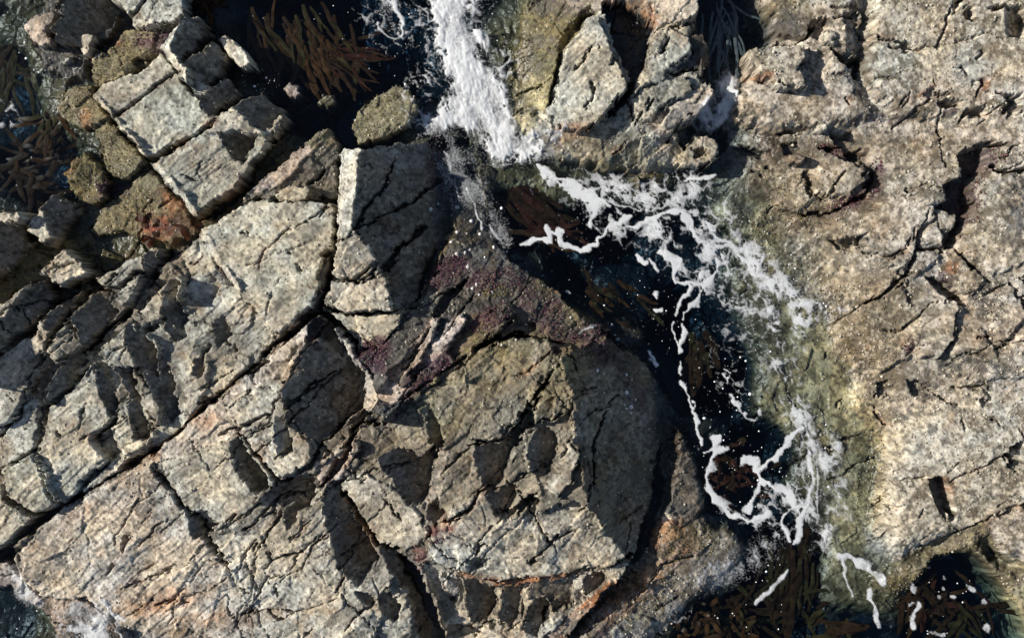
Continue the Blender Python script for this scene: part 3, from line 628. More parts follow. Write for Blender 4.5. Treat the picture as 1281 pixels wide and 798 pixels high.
T('wet_bank', 'rock_mound', 'dark wet weedy rock bank sloping from the saddle and dome into the pool', 'rock')
P('wet_bank', [(640, 322), (700, 346), (762, 388), (828, 446), (856, 512), (880, 562), (850, 580), (812, 500), (764, 440), (716, 436), (690, 424), (640, 416), (610, 380), (612, 330)], (740, 400, .12), (-.16, .14), 'wetgrey', bev=None, feather=34, bed=.5, lmp=1.2, mic=1.8)
paint('purple', [(680, 380, 40, 22, 30), (760, 420, 30, 14, 40), (820, 480, 14, 30, -30), (850, 540, 12, 24, -20)], .8, 10, 1.0, 10, z0=.1); paint('olive', [(720, 400, 26, 14, 30), (800, 460, 20, 12, 40), (690, 360, 20, 10, 20)], .7, 8, 1.1, 8, z0=.1); paint('brown', [(780, 440, 20, 20, 0), (836, 520, 12, 20, 0)], .6, 8, 1.1, 8, z0=.1)
# ---------------- middle band: shaded hump and its lit neighbours
T('middle_band', 'rock_band', 'band of broken rock between the two diagonal cracks, with one big shaded hump', 'rock')
P('middle_band/a', [(152, 590), (192, 570), (240, 526), (302, 474), (348, 440), (372, 414), (396, 396), (420, 410), (440, 436), (466, 470), (472, 500), (460, 522), (430, 560), (394, 590), (354, 602), (300, 542), (244, 566), (200, 584)], (320, 500, .55), (.08, 0), 'tan', bed=.7, lmp=.6)
P('middle_band/b', [(282, 512), (300, 494), (336, 474), (356, 474), (360, 510), (350, 528), (310, 540), (296, 536)], (325, 510, .62), (.1, 0), 'pale', bed=.5, lmp=.3)
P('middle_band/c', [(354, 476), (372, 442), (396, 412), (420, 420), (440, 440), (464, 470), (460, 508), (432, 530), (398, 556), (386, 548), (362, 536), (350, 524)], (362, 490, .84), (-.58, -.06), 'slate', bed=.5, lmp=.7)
P('middle_band/d', [(300, 542), (312, 540), (350, 526), (368, 536), (388, 556), (391, 574), (355, 602), (340, 588)], (345, 565, .64), (.12, .05), 'pale', bed=.4, lmp=.3, bev=(4, .05))
P('middle_band/e', [(398, 584), (432, 558), (446, 546), (452, 560), (424, 600), (402, 612), (394, 600)], (420, 580, .58), (.1, 0), 'pink', bed=.4, lmp=.5)
P('middle_band/f', [(398, 556), (432, 532), (460, 510), (466, 516), (436, 548), (410, 566), (400, 578), (394, 566)], (420, 545, .5), (-.3, 0), 'slate', bed=.6, lmp=.5)
facet([(344, 520), (356, 528), (372, 562), (352, 572), (336, 552)], (344, 530, .72), (-.7, 0))
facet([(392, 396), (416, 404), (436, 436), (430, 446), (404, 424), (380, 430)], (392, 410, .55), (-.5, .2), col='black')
rel([(354, 474), (372, 442), (392, 414), (404, 424), (372, 470)], -.0)
crack([(358, 514), (382, 488), (404, 474), (424, 464)], 3, .12); crack([(400, 560), (426, 534), (442, 520)], 3, .15); crack([(276, 542), (296, 536), (340, 518)], 2.2, .1); crack([(298, 540), (326, 574), (354, 602)], 3.0, .16, rust=.5, jag=.5); crack([(354, 602), (392, 578), (400, 562)], 4, .2); crack([(348, 572), (366, 556)], 3, .1)
crack([(242, 520), (256, 504), (272, 502)], 6, .2); crack([(250, 490), (290, 462)], 1.6, .07); crack([(310, 470), (336, 452)], 4, .15); crack([(400, 610), (430, 572), (452, 528), (476, 532)], 4.5, .22)
paint('brown', [(415, 500, 26, 12, 20), (380, 522, 12, 8, 0)], .4, 8)
paint('tan', [(200, 560), (280, 500), (290, 536), (220, 585)], .8); paint('rust', [(196, 570, 10, 14, 20), (262, 525, 14, 8, 0)], .5)

# ---------------- broad lower slab
T('lower_slab', 'flat_rock', 'broad sunlit slab across the lower left, rusty along its cracks', 'rock')
P('lower_slab/a', [(14, 698), (44, 664), (80, 638), (122, 612), (156, 590), (190, 578), (216, 612), (242, 650), (262, 680), (286, 714), (310, 760), (330, BB), (190, BB), (160, 790), (110, 752), (50, 748), (24, 724)], (170, 670, .44), (.06, -.1), 'tan', bed=.5, lmp=.5, bev=(10, .1))
P('lower_slab/b', [(194, 576), (244, 564), (298, 542), (326, 576), (346, 606), (310, 640), (276, 664), (246, 650), (218, 612)], (260, 600, .52), (.08, -.02), 'grey', bed=.5, lmp=.3)
P('lower_slab/c', [(264, 682), (278, 666), (310, 642), (350, 606), (394, 604), (404, 614), (412, 660), (424, 706), (448, 726), (480, 716), (490, 700), (510, 730), (530, 780), (540, BB), (334, BB), (312, 760), (288, 714)], (370, 710, .52), (.06, -.04), 'pale', bed=.5, lmp=.6)
facet([(286, 552), (300, 546), (330, 576), (352, 602), (330, 614), (308, 600), (296, 580)], (286, 570, .54), (-.62, .05), col='slate')
facet([(346, 606), (354, 604), (394, 592), (404, 604), (392, 630), (372, 640), (340, 626), (310, 632)], (340, 612, .54), (-.45, .1), col='slate')
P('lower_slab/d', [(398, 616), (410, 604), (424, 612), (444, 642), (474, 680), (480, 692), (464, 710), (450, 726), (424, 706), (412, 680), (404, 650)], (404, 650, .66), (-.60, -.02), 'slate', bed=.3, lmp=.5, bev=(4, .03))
paint('brown', [(450, 680, 20, 26, 0)], .35, 8)
rel([(236, 644), (256, 640), (276, 658), (262, 664), (244, 668)], -.2); crack([(190, 582), (216, 614), (240, 648), (264, 682), (288, 714)], 3.6, .18, rust=.5)
crack([(264, 664), (296, 640), (290, 650)], 2.2, .1, rust=.6)
for pl, w, d in [([(304, 664), (316, 654), (330, 640), (344, 626), (362, 618), (378, 624)], 2.6, .1), ([(324, 684), (334, 668), (350, 650), (354, 640)], 3.4, .12), ([(334, 690), (340, 700), (350, 694), (382, 692)], 2.4, .1), ([(346, 626), (342, 642), (328, 648)], 2, .08),
                 ([(362, 676), (382, 660), (398, 648)], 1.4, .05), ([(396, 680), (410, 664)], 2, .08), ([(420, 738), (434, 718)], 2.2, .1), ([(330, 714), (342, 698)], 1.6, .05), ([(414, 752), (424, 746)], 3.2, .1), ([(452, 768), (462, 756), (472, 748), (486, 734)], 2.2, .1), ([(432, 790), (446, 772)], 1.6, .06),
                 ([(300, 734), (312, 742)], 2.2, .08), ([(174, 622), (156, 650), (140, 682)], 1.5, .06), ([(211, 647), (192, 664), (171, 687)], 1.6, .06), ([(232, 640), (196, 670)], 1.3, .04), ([(190, 638), (172, 662)], 1.5, .05), ([(148, 692), (158, 674)], 3.2, .08),
                 ([(126, 722), (140, 706)], 2.6, .07), ([(146, 738), (180, 726), (214, 708)], 2.4, .06), ([(262, 700), (282, 706)], 1.5, .04), ([(300, 768), (350, 762), (372, 768)], 2.6, .08), ([(334, 762), (346, 776), (356, 774)], 3.4, .1), ([(190, 760), (212, 752), (230, 756)], 2.6, .08), ([(380, 796), (390, 786)], 2.6, .08), ([(344, 736), (348, 746)], 2.4, .08), ([(320, 678), (310, 694), (300, 704)], 2.2, .08)]:
    crack(pl, w, d, rust=.35)
rel([(446, 738), (470, 744), (462, 756), (456, 752)], -.14)
P('lower_slab/e', [(484, 742), (496, 716), (512, 740), (526, 780), (530, BB), (470, BB), (474, 780)], (495, 770, .44), (-.1, 0), 'grey', bed=.5, lmp=.7)
paint('rust', [(215, 745, 60, 12, -12), (280, 775, 60, 12, -10), (90, 655, 30, 8, -40), (60, 690, 20, 10, -30)], .42, 10); paint('orange', [(200, 760, 24, 8, -15), (255, 770, 20, 6, -15), (120, 690, 14, 6, -20)], .4, 6); paint('moss', [(100, 668, 26, 10, -40), (240, 790, 40, 12, 0)], .4, 10)
T('awash_ledge', 'rock_ledge', 'low pebbly ledge awash with white water in the bottom left corner', 'rock')
P('awash_ledge', [(10, 702), (24, 720), (52, 746), (110, 752), (162, 790), (190, BB), (80, BB), (70, 800), (60, 770), (36, 752), (14, 736), (R, 740), (R, 720)], (70, 742, .10), (.05, -.25), 'pink', bed=.2, lmp=1.8, mic=1.8, bev=(8, .06))
paint('wetgrey', [(70, 760), (130, 760), (180, 798), (190, BB), (90, BB)], .7, 8)

# ---------------- dome rock, its shaded flank and the stepped foot
T('dome_rock', 'rock_dome', 'big rounded central rock mass, sunlit on the left and shaded towards the pool', 'rock')
P('dome_rock/a', [(426, 612), (448, 578), (478, 538), (512, 502), (548, 474), (604, 436), (642, 420), (690, 424), (736, 440), (780, 466), (812, 510), (832, 560), (822, 620), (808, 690), (796, 700), (768, 712), (742, 708), (690, 724), (600, 728), (548, 706), (520, 700), (474, 680)], (600, 580, .66), (.10, 0), 'crest', bed=.5, lmp=.8, bev=None, feather=6)
P('dome_rock/b', [(426, 613), (438, 596), (456, 590), (484, 606), (522, 640), (538, 668), (526, 684), (500, 690), (474, 680), (446, 644)], (480, 640, .60), (.10, 0), 'pale', bed=.4, lmp=.3)
P('dome_rock/c', [(440, 592), (470, 556), (520, 510), (556, 480), (590, 470), (600, 500), (586, 540), (562, 560), (532, 566), (500, 556), (480, 560), (462, 586)], (530, 530, .60), (.16, .08), 'crest', bed=.5, lmp=.9)
P('dome_rock/d', [(556, 478), (602, 440), (642, 422), (690, 426), (700, 450), (684, 480), (666, 506), (646, 530), (626, 548), (606, 553), (588, 548), (592, 510)], (625, 500, .78), (.12, .06), 'crest', bed=.5, lmp=1.1)
P('dome_rock/e', [(548, 660), (560, 640), (600, 618), (614, 622), (640, 650), (680, 640), (720, 622), (740, 640), (776, 676), (796, 696), (742, 706), (690, 722), (600, 726), (548, 704), (534, 690)], (650, 680, .70), (-.13, -.02), 'pale', bed=.4, lmp=.5)
P('dome_rock/f', [(666, 506), (690, 476), (704, 456), (716, 480), (714, 510), (698, 524), (680, 532), (668, 530)], (690, 505, .87), (.10, 0), 'crest', bed=.4, lmp=.8)
# shaded facets
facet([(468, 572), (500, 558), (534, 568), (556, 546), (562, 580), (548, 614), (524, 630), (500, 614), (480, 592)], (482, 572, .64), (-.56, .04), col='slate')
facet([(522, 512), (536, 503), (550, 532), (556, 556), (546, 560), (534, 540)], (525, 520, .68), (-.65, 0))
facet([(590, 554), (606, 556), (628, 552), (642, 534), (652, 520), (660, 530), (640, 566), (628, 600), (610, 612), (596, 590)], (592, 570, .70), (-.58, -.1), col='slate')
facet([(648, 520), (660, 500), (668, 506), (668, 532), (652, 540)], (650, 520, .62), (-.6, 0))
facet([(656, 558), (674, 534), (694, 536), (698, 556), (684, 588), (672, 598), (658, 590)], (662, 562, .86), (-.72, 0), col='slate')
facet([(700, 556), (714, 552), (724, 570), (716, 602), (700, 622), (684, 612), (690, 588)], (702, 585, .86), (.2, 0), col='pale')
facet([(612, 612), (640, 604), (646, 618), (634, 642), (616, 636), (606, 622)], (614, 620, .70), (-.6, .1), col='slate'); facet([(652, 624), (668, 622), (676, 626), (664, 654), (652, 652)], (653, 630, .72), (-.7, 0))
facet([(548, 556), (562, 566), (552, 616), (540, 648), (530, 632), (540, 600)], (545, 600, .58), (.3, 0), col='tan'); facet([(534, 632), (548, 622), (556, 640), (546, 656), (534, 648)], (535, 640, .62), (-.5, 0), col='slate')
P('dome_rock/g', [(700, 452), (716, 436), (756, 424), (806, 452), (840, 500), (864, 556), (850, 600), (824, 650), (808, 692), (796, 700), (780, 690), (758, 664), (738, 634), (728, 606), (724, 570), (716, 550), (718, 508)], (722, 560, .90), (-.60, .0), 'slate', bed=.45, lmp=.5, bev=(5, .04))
paint('brown', [(760, 570, 26, 30, 0), (790, 600, 14, 40, 10), (720, 580, 12, 20, 0)], .6, 10, z0=.7); paint('moss', [(765, 590, 16, 16, 0), (760, 630, 10, 8, 0)], .35, 8, z0=.7)
crack([(745, 606), (742, 570), (752, 530), (762, 512)], 2.4, .12, z0=.8); crack([(742, 606), (736, 640), (728, 642)], 2, .1, z0=.9); crack([(664, 532), (690, 524), (704, 514)], 2.6, .12, z0=.8); crack([(586, 556), (616, 556), (640, 544), (668, 500), (690, 470)], 3.2, .18, z0=.8); crack([(556, 590), (588, 556)], 1.8, .08)
crack([(618, 640), (634, 646), (650, 634), (664, 624), (668, 620)], 4.4, .2, z0=.7); crack([(546, 660), (566, 648), (586, 640), (600, 616), (620, 612)], 3.6, .15, z0=.7, rust=.35); crack([(596, 694), (600, 682), (610, 678)], 3.6, .12, z0=.7)
rel([(584, 696), (612, 697), (606, 706), (588, 716)], -.16, z0=.7); crack([(684, 668), (690, 680), (700, 670), (716, 664)], 2.4, .1, z0=.7); crack([(690, 680), (664, 706), (660, 704)], 3.0, .1, z0=.7); crack([(662, 706), (672, 702)], 4, .12, z0=.7)
crack([(478, 624), (496, 640), (504, 652)], 2.2, .1); crack([(498, 670), (530, 654)], 1.2, .03)
crack([(426, 612), (446, 646), (474, 682), (500, 690)], 5.5, .3, z0=.6, rust=.3)
paint('red', [(526, 692, 9, 10, 0), (552, 662, 16, 5, -20)], .75, 4, z0=.6); paint('rust', [(570, 720), (640, 734), (720, 720), (722, 714), (640, 724), (572, 712)], .9, 3, .8, z0=.6); paint('moss', [(590, 545, 8, 20, 10), (555, 545, 8, 5, 0)], .5, 6, z0=.7)
T('stepped_foot', 'stepped_rock', 'row of dark blocky steps under the rusty lip of the central rock', 'rock')
P('stepped_foot/a', [(528, 700), (548, 708), (600, 730), (690, 726), (742, 710), (796, 702), (772, 724), (740, 752), (700, 790), (690, BB), (556, BB), (562, 790), (548, 748)], (620, 765, .38), (.06, -.12), 'pale', bed=.4, lmp=.8)
paint('slate', [(552, 722), (600, 730), (690, 726), (760, 712), (748, 744), (690, 768), (560, 772)], .6, 8, .8, 14, z0=.3)
SB = [([(578, 724), (620, 728), (622, 752), (612, 774), (588, 780), (580, 750)], (580, 745, .53), (-.48, -.25), 'slate'), ([(628, 733), (654, 729), (648, 768), (640, 782), (622, 774)], (628, 750, .50), (-.42, -.25), 'crest'), ([(658, 757), (678, 742), (690, 752), (672, 796), (650, 788)], (656, 765, .47), (-.5, -.2), 'slate'),
      ([(664, 728), (718, 724), (716, 752), (694, 762), (684, 744), (660, 748)], (668, 735, .52), (-.36, -.4), 'slate'), ([(728, 722), (756, 708), (760, 722), (748, 740), (730, 744)], (729, 728, .50), (-.5, -.2), 'slate'), ([(548, 716), (572, 726), (570, 744), (556, 738)], (550, 722, .56), (-.3, -.3), 'tan'),
      ([(516, 770), (534, 764), (540, 798), (540, 860), (512, 860)], (516, 780, .40), (-.5, 0), 'slate')]
for k, (pl, a, g, c) in enumerate(SB):
    P('stepped_foot/b%d' % k, pl, a, g, c, bed=.4, lmp=.4, bev=(3, .03))
rel([(560, 748), (572, 746), (570, 756), (562, 756)], -.12); rel([(680, 764), (694, 766), (690, 778), (680, 782)], -.18); rel([(556, 788), (590, 786), (600, 798), (580, 804), (556, 800)], -.16); rel([(612, 782), (624, 784), (620, 792), (612, 790)], -.1)
crack([(622, 728), (622, 756), (612, 776)], 1.6, .06); crack([(655, 730), (652, 776)], 1.6, .06); crack([(560, 786), (590, 792), (620, 780), (650, 790)], 2.2, .08)
P('stepped_foot/c', [(676, 800), (700, 780), (736, 752), (770, 724), (776, 730), (744, 760), (712, 792), (700, BB), (660, BB)], (720, 772, .44), (.05, -.4), 'rust', bed=.8, lmp=.3, bev=(4, .05))
paint('tan', [(676, 800), (700, 778), (736, 750), (742, 756), (712, 790)], .6, 4)
# dark gully left of the steps
facet([(476, 684), (504, 688), (526, 700), (548, 748), (564, 790), (564, BB), (534, BB), (528, 780), (508, 732), (490, 706)], (490, 710, .38), (-.55, 0), col='slate', bed=.5)
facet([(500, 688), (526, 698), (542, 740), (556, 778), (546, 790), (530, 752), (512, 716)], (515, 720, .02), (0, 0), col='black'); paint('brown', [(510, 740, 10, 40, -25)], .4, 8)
# slit on the right of the dome
rel([(828, 590), (818, 624), (808, 664), (800, 700), (812, 690), (824, 650), (836, 606)], -.3, z0=.3)
crack([(832, 560), (822, 620), (810, 664), (800, 700), (770, 726), (744, 754)], 4.5, .2, z0=.4)
T('wet_flank', 'rock_flank', 'blue-black wet rock face between the shaded dome and the swirling foam', 'rock')
P('wet_flank', [(836, 520), (858, 530), (872, 556), (884, 600), (890, 640), (866, 652), (836, 650), (826, 664), (830, 620), (838, 570)], (850, 590, .10), (-.22, 0), 'wetgrey', bed=.9, lmp=1.0, bev=None, feather=14)
T('rusty_shelf', 'rock_outcrop', 'rust and olive barnacled shelf with thin white wash, bottom centre', 'rock')
P('rusty_shelf', [(700, BB), (712, 794), (746, 760), (776, 732), (802, 704), (816, 670), (836, 646), (868, 650), (920, 652), (948, 676), (940, 708), (900, 740), (862, 770), (820, 798), (800, BB)], (820, 700, .27), (-.20, -.16), 'tan', feather=22, bed=.5, lmp=1.6, mic=1.7, bev=None)
paint('rust', [(840, 680, 30, 26, 0), (790, 735, 30, 12, -30)], .6, 8, z0=.1); paint('moss', [(860, 670, 40, 14, 0), (800, 760, 30, 14, 0)], .6, 8, z0=.1); paint('wetgrey', [(900, 690, 40, 20, -20), (860, 740, 40, 20, -20), (740, 790, 30, 16, -30)], .55, 10, z0=.1); paint('purple', [(800, 745, 14, 12, 0), (812, 690, 8, 10, 0)], .6)
crack([(820, 706), (850, 698), (868, 694)], 2.6, .08, z0=.1); crack([(820, 762), (848, 746)], 2.2, .06, z0=.1)

# ---------------- colour of the drowned ledges
paint('sand', [(905, 210), (945, 240), (985, 310), (1025, 370), (1050, 430), (1080, 480), (1100, 530), (1098, 600), (1085, 680), (1065, 740), (1040, 700), (1046, 620), (1030, 590), (1000, 535), (958, 510), (958, 470), (990, 430), (985, 390), (945, 330), (895, 270)], .9, 16, .9, 26, z0=0)
paint('moss', [(1060, 430), (1110, 470), (1120, 520), (1100, 640), (1080, 600), (1090, 520)], .6, 16, .9, z0=0); paint('olive', [(940, 250, 30, 24, 30), (1000, 260, 40, 20, 0), (1030, 300, 40, 30, 30), (1080, 400, 40, 50, 0)], .45, 14, 1.0, z0=.1)
paint('olive', [(640, 60, 20, 70, 0), (650, 200, 40, 14, 0), (690, 225, 50, 14, 0)], .8, 12, z0=0); paint('sand', [(668, 230, 26, 14, 0)], .6, 8, z0=0)
paint('olive', [(1085, 730, 36, 40, 30), (1060, 760, 20, 30, 0)], .7, 12, z0=0); paint('brown', [(930, 600, 24, 36, 0), (760, 375, 22, 10, 40), (720, 290, 30, 12, 10), (1000, 700, 20, 40, 10)], .6, 10, z0=0, mul=1.3)
paint('wetgrey', [(560, 190, 24, 40, 0), (900, 60, 24, 60, 0)], .5, 10, z0=0)
paint('purple', [(1040, 190, 24, 8, 20), (1090, 220, 10, 22, 0), (1060, 250, 34, 9, -18), (1200, 250, 14, 30, 0), (1225, 205, 16, 16, 0), (1130, 450, 16, 10, 20), (1180, 345, 14, 8, -30)], .75, 6, z0=.3)
paint('rust', [(1128, 430, 10, 6, 0), (1190, 335, 8, 8, 0), (1170, 600, 6, 3, 0), (1186, 602, 5, 9, -10), (960, 96, 10, 4, 0), (1110, 48, 10, 3, 10)], .7, 3, z0=.4)
paint('olive', [(1000, 220, 60, 20, 0), (1180, 490, 40, 10, 0), (1120, 380, 30, 40, 0), (1230, 440, 30, 12, 20)], .4, 12, 1.0, 10, z0=.3)

# ---------------- weathering on the big masses
paint('olive', [(625, 450, 60, 40, -20), (690, 470, 30, 50, 0), (560, 500, 40, 30, -40)], .5, 22, .9, 18, z0=.7)
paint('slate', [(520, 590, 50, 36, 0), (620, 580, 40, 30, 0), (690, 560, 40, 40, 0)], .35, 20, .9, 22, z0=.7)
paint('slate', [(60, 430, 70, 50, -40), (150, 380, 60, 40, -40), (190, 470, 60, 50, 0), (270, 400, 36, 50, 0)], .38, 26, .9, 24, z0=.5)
paint('olive', [(960, 210, 70, 40, 0), (1040, 240, 70, 50, 0), (1060, 330, 60, 60, 0), (1110, 400, 50, 60, 0), (1160, 440, 60, 40, 0), (1010, 140, 60, 24, 0), (1230, 300, 40, 60, 0), (1150, 200, 70, 30, 0)], .45, 26, 1.0, 16, z0=.3)
paint('brown', [(980, 190, 40, 12, 0), (1080, 180, 60, 10, 0), (1070, 370, 40, 30, 0), (1150, 470, 40, 14, 0), (1230, 430, 40, 20, 20)], .4, 14, 1.2, 9, z0=.3)
paint('grey', [(1170, 30, 80, 40, 0), (1240, 60, 40, 40, 0)], .4, 26, .9, 26, z0=.6)
paint('pink', [(1200, 120, 90, 24, 0), (1010, 120, 50, 24, 0), (1250, 160, 40, 16, 0)], .4, 18, 1.0, 12, z0=.5)
paint('slate', [(345, 640, 40, 30, -30), (480, 760, 30, 30, 0), (400, 560, 40, 30, 0)], .3, 18, .9, 18, z0=.5)
paint('olive', [(770, 190, 70, 20, 0), (860, 190, 30, 24, 0), (650, 150, 14, 24, 0)], .5, 14, 1.0, 12, z0=.2)

paint('slate', [(515, 590, 40, 34, 0), (618, 585, 26, 28, 0), (684, 566, 18, 28, 10), (625, 626, 14, 16, 0)], .75, 10, .5, 18, z0=.6)  # slate laid on the dome's shaded facets, deepening their shade
paint('wetgrey', [(760, 455), (700, 425), (690, 400), (760, 420), (830, 480), (850, 560), (826, 545), (790, 480)], .8, 14, .7, z0=.3)
paint('purple', [(740, 440, 40, 16, 20), (800, 500, 14, 40, -20)], .7, 10, .9, z0=.3); paint('moss', [(800, 470, 18, 10, 30), (840, 535, 8, 14, 0)], .5, 8, .9, z0=.2)

paint('purple', [(600, 425, 40, 8, -30), (660, 415, 30, 10, 0), (700, 430, 20, 14, 0)], .6, 8, .9, z0=.55); paint('olive', [(640, 430, 50, 14, -10), (720, 450, 20, 20, 0)], .6, 10, .9, z0=.6)
paint('purple', [(850, 560, 14, 40, -10)], .45, 10, .9, z0=.1); paint('slate', [(862, 610, 14, 34, -8)], .4, 8, .9, z0=.05)
# ---------------- many small fractures: along and across the bedding in the west, every way in the east
rs = random.Random(5)
for _ in range(70):
    x, y = rs.uniform(R, 830), rs.uniform(250, 880)
    a_ = math.radians(-40 + rs.gauss(0, 13)) if rs.random() < .68 else math.radians(52 + rs.gauss(0, 16))
    L_ = rs.uniform(10, 46) if rs.random() < .7 else rs.uniform(40, 90)
    k_ = rs.uniform(-.25, .25)
    crack([(x, y), (x + .5 * L_ * math.cos(a_), y + .5 * L_ * math.sin(a_)), (x + .5 * L_ * (math.cos(a_) + math.cos(a_ + k_)), y + .5 * L_ * (math.sin(a_) + math.sin(a_ + k_)))], rs.uniform(.8, 1.4), rs.uniform(.03, .08), rust=.25 if rs.random() < .3 else 0, jag=.8)
for _ in range(36):
    x, y = rs.uniform(930, RR), rs.uniform(TT, 720)
    a_ = rs.uniform(0, 6.28) if rs.random() < .5 else math.radians(-28 + rs.gauss(0, 20))
    L_ = rs.uniform(6, 34)
    crack([(x, y), (x + .5 * L_ * math.cos(a_), y + .5 * L_ * math.sin(a_)), (x + L_ * math.cos(a_ + .2), y + L_ * math.sin(a_ + .2))], rs.uniform(.9, 2.0), rs.uniform(.03, .08), rust=.5 if rs.random() < .4 else 0, jag=1.2)

for _ in range(46):      # long joints
    east_ = rs.random() < .35
    x, y = (rs.uniform(960, 1300), rs.uniform(0, 640)) if east_ else (rs.uniform(0, 700), rs.uniform(300, 800))
    a_ = math.radians((-32 if east_ else -40) + rs.gauss(0, 8)) if rs.random() < .7 else math.radians(55 + rs.gauss(0, 12))
    pts_ = [(x, y)]
    for q in range(rs.randint(4, 9)):
        a2 = a_ + rs.gauss(0, .28); st = rs.uniform(10, 28)
        x += st * math.cos(a2); y += st * math.sin(a2); pts_.append((x, y))
    crack(pts_, rs.uniform(.8, 1.6), rs.uniform(.04, .10), rust=.4 if rs.random() < .4 else 0, jag=1.0)
paint('umber', [(1000, 200, 80, 30, 10), (1060, 330, 70, 70, 30), (1110, 410, 60, 70, 0), (960, 230, 50, 30, 20)], .5, 24, .9, 14, z0=.25)
paint('moss', [(1000, 300, 40, 40, 30), (1050, 400, 40, 60, -20), (1090, 560, 16, 70, 0), (940, 240, 40, 20, 20)], .55, 18, 1.0, 12, z0=.1)
paint('black', [(1228, 376, 14, 26, -15), (1196, 452, 18, 11, -40), (1268, 268, 12, 46, 0), (1150, 486, 18, 8, 10), (1236, 462, 22, 7, 25)], .75, 7, 1.3, 6, z0=.4, mul=2.2)
paint('black', [(960, 40, 40, 10, -5), (1040, 64, 16, 6, 20), (1070, 80, 6, 14, 0), (1050, 172, 14, 6, 0), (990, 180, 14, 5, 0), (1075, 215, 10, 14, 0)], .7, 6, 1.0, 6, z0=.3, mul=1.6)

paint('slate', [(190, 480, 34, 40, 10), (135, 490, 16, 32, -20), (80, 470, 40, 18, -38), (120, 400, 50, 20, -38), (30, 400, 40, 30, -30), (225, 360, 16, 30, 0)], .55, 12, .7, 14, z0=.5)  # slate paint deepens the shaded faces among the left blocks
paint('pale', [(20, 480, 30, 40, 0), (90, 545, 30, 40, 0), (40, 610, 30, 24, 0), (330, 720, 90, 50, 0), (420, 760, 60, 30, 0), (480, 640, 40, 24, 30), (620, 690, 60, 20, 0), (230, 620, 40, 30, 0), (720, 670, 30, 20, 0)], .45, 22, .8, 22, z0=.5)

paint('umber', [(915, 172), (1000, 176), (1050, 172), (1110, 190), (1104, 250), (1060, 286), (1000, 300), (950, 290), (915, 240)], .5, 20, .9, 14, z0=.2, mul=.85)
paint('umber', [(1030, 345), (1090, 350), (1140, 380), (1150, 440), (1130, 500), (1100, 520), (1060, 460)], .55, 20, 1.0, 12, z0=.2, mul=.8)
paint('brown', [(1000, 190, 60, 14, 5), (1090, 235, 14, 26, 10), (1050, 262, 40, 10, -15), (1160, 130, 40, 8, -20), (1230, 108, 30, 8, -35), (1140, 470, 30, 12, 0), (1080, 430, 20, 30, 0), (960, 170, 30, 10, 10), (1200, 340, 20, 14, 30)], .6, 10, 1.3, 8, z0=.3)
paint('purple', [(1045, 186, 30, 6, 15), (1098, 226, 8, 22, 10), (1070, 252, 30, 7, -20), (1222, 205, 18, 10, -40), (1204, 262, 10, 34, 10), (1190, 140, 20, 5, -20), (1110, 150, 30, 4, 0)], .75, 6, 1.0, 7, z0=.35)
paint('grey', [(1130, 70, 60, 30, 0), (1160, 420, 20, 26, 0), (980, 90, 24, 16, 0), (1240, 600, 50, 30, 0)], .5, 18, .9, 18, z0=.45)
paint('rust', [(1066, 126, 4, 6, 0), (1150, 118, 18, 4, -20), (1226, 110, 4, 10, 0), (1180, 598, 8, 4, 0), (1190, 612, 4, 12, -10), (950, 98, 12, 4, 10)], .7, 3, .9, 5, z0=.4)

paint('rust', [(845, 672, 34, 20, 0), (800, 728, 34, 14, -35), (770, 760, 26, 12, -35)], .65, 8, 1.1, 9, z0=.1); paint('orange', [(852, 668, 18, 12, 0), (815, 715, 14, 10, 0)], .4, 6, 1.2, 6, z0=.1)
paint('moss', [(880, 668, 40, 12, 5), (830, 700, 20, 14, 0), (800, 770, 40, 14, -30)], .6, 8, 1.1, 9, z0=.1); paint('wetgrey', [(900, 700, 50, 16, -15), (850, 735, 50, 18, -30), (790, 790, 50, 14, -30), (740, 800, 40, 14, -30)], .7, 10, 1.0, 12, z0=.1); paint('purple', [(790, 750, 16, 12, -30), (760, 785, 20, 8, -30), (822, 690, 8, 10, 0)], .6, 6, 1.0, 7, z0=.1)
paint('slate', [(850, 570, 20, 40, -8), (864, 620, 18, 34, -5)], .5, 10, .8, 14, z0=.08)

paint('brown', [(740, 350, 40, 14, 35), (800, 420, 16, 26, -35), (840, 480, 12, 30, -15), (700, 270, 40, 10, 12), (880, 440, 16, 30, 0), (930, 600, 26, 40, 0), (660, 300, 40, 10, 8), (860, 520, 10, 30, -10)], .6, 12, 1.0, 12, z0=-.2, mul=.7)

# ---------------- broken pits and ledges of the east shore
for pl, dz in [([(1044, 168), (1066, 164), (1078, 178), (1070, 192), (1050, 184)], -.16), ([(1066, 188), (1082, 184), (1086, 204), (1076, 206)], -.18), ([(1082, 216), (1100, 208), (1110, 226), (1096, 240), (1086, 232)], -.14), ([(986, 178), (1004, 176), (1006, 188), (992, 190)], -.12),
               ([(1172, 128), (1196, 126), (1204, 134), (1180, 138)], -.12), ([(1206, 138), (1230, 136), (1232, 146), (1210, 148)], -.12), ([(1252, 128), (1268, 122), (1270, 140), (1258, 150)], -.16), ([(1140, 476), (1164, 480), (1170, 492), (1148, 496)], -.12), ([(1104, 482), (1120, 478), (1124, 494), (1108, 500)], -.12),
               ([(924, 178), (950, 182), (962, 194), (940, 190)], -.10), ([(1010, 214), (1018, 210), (1026, 240), (1018, 244)], -.08), ([(1262, 556), (1281, 552), (1284, 566), (1270, 590), (1260, 572)], -.14), ([(1226, 498), (1240, 500), (1238, 508), (1228, 508)], -.1), ([(1150, 120), (1164, 114), (1168, 122), (1156, 128)], -.1),
               ([(940, 46), (976, 42), (1006, 46), (1004, 56), (960, 56), (938, 58)], -.18), ([(1014, 30), (1030, 24), (1036, 34), (1026, 50), (1012, 44)], -.18)]:
    rel(pl, dz, edge=2, z0=.4)
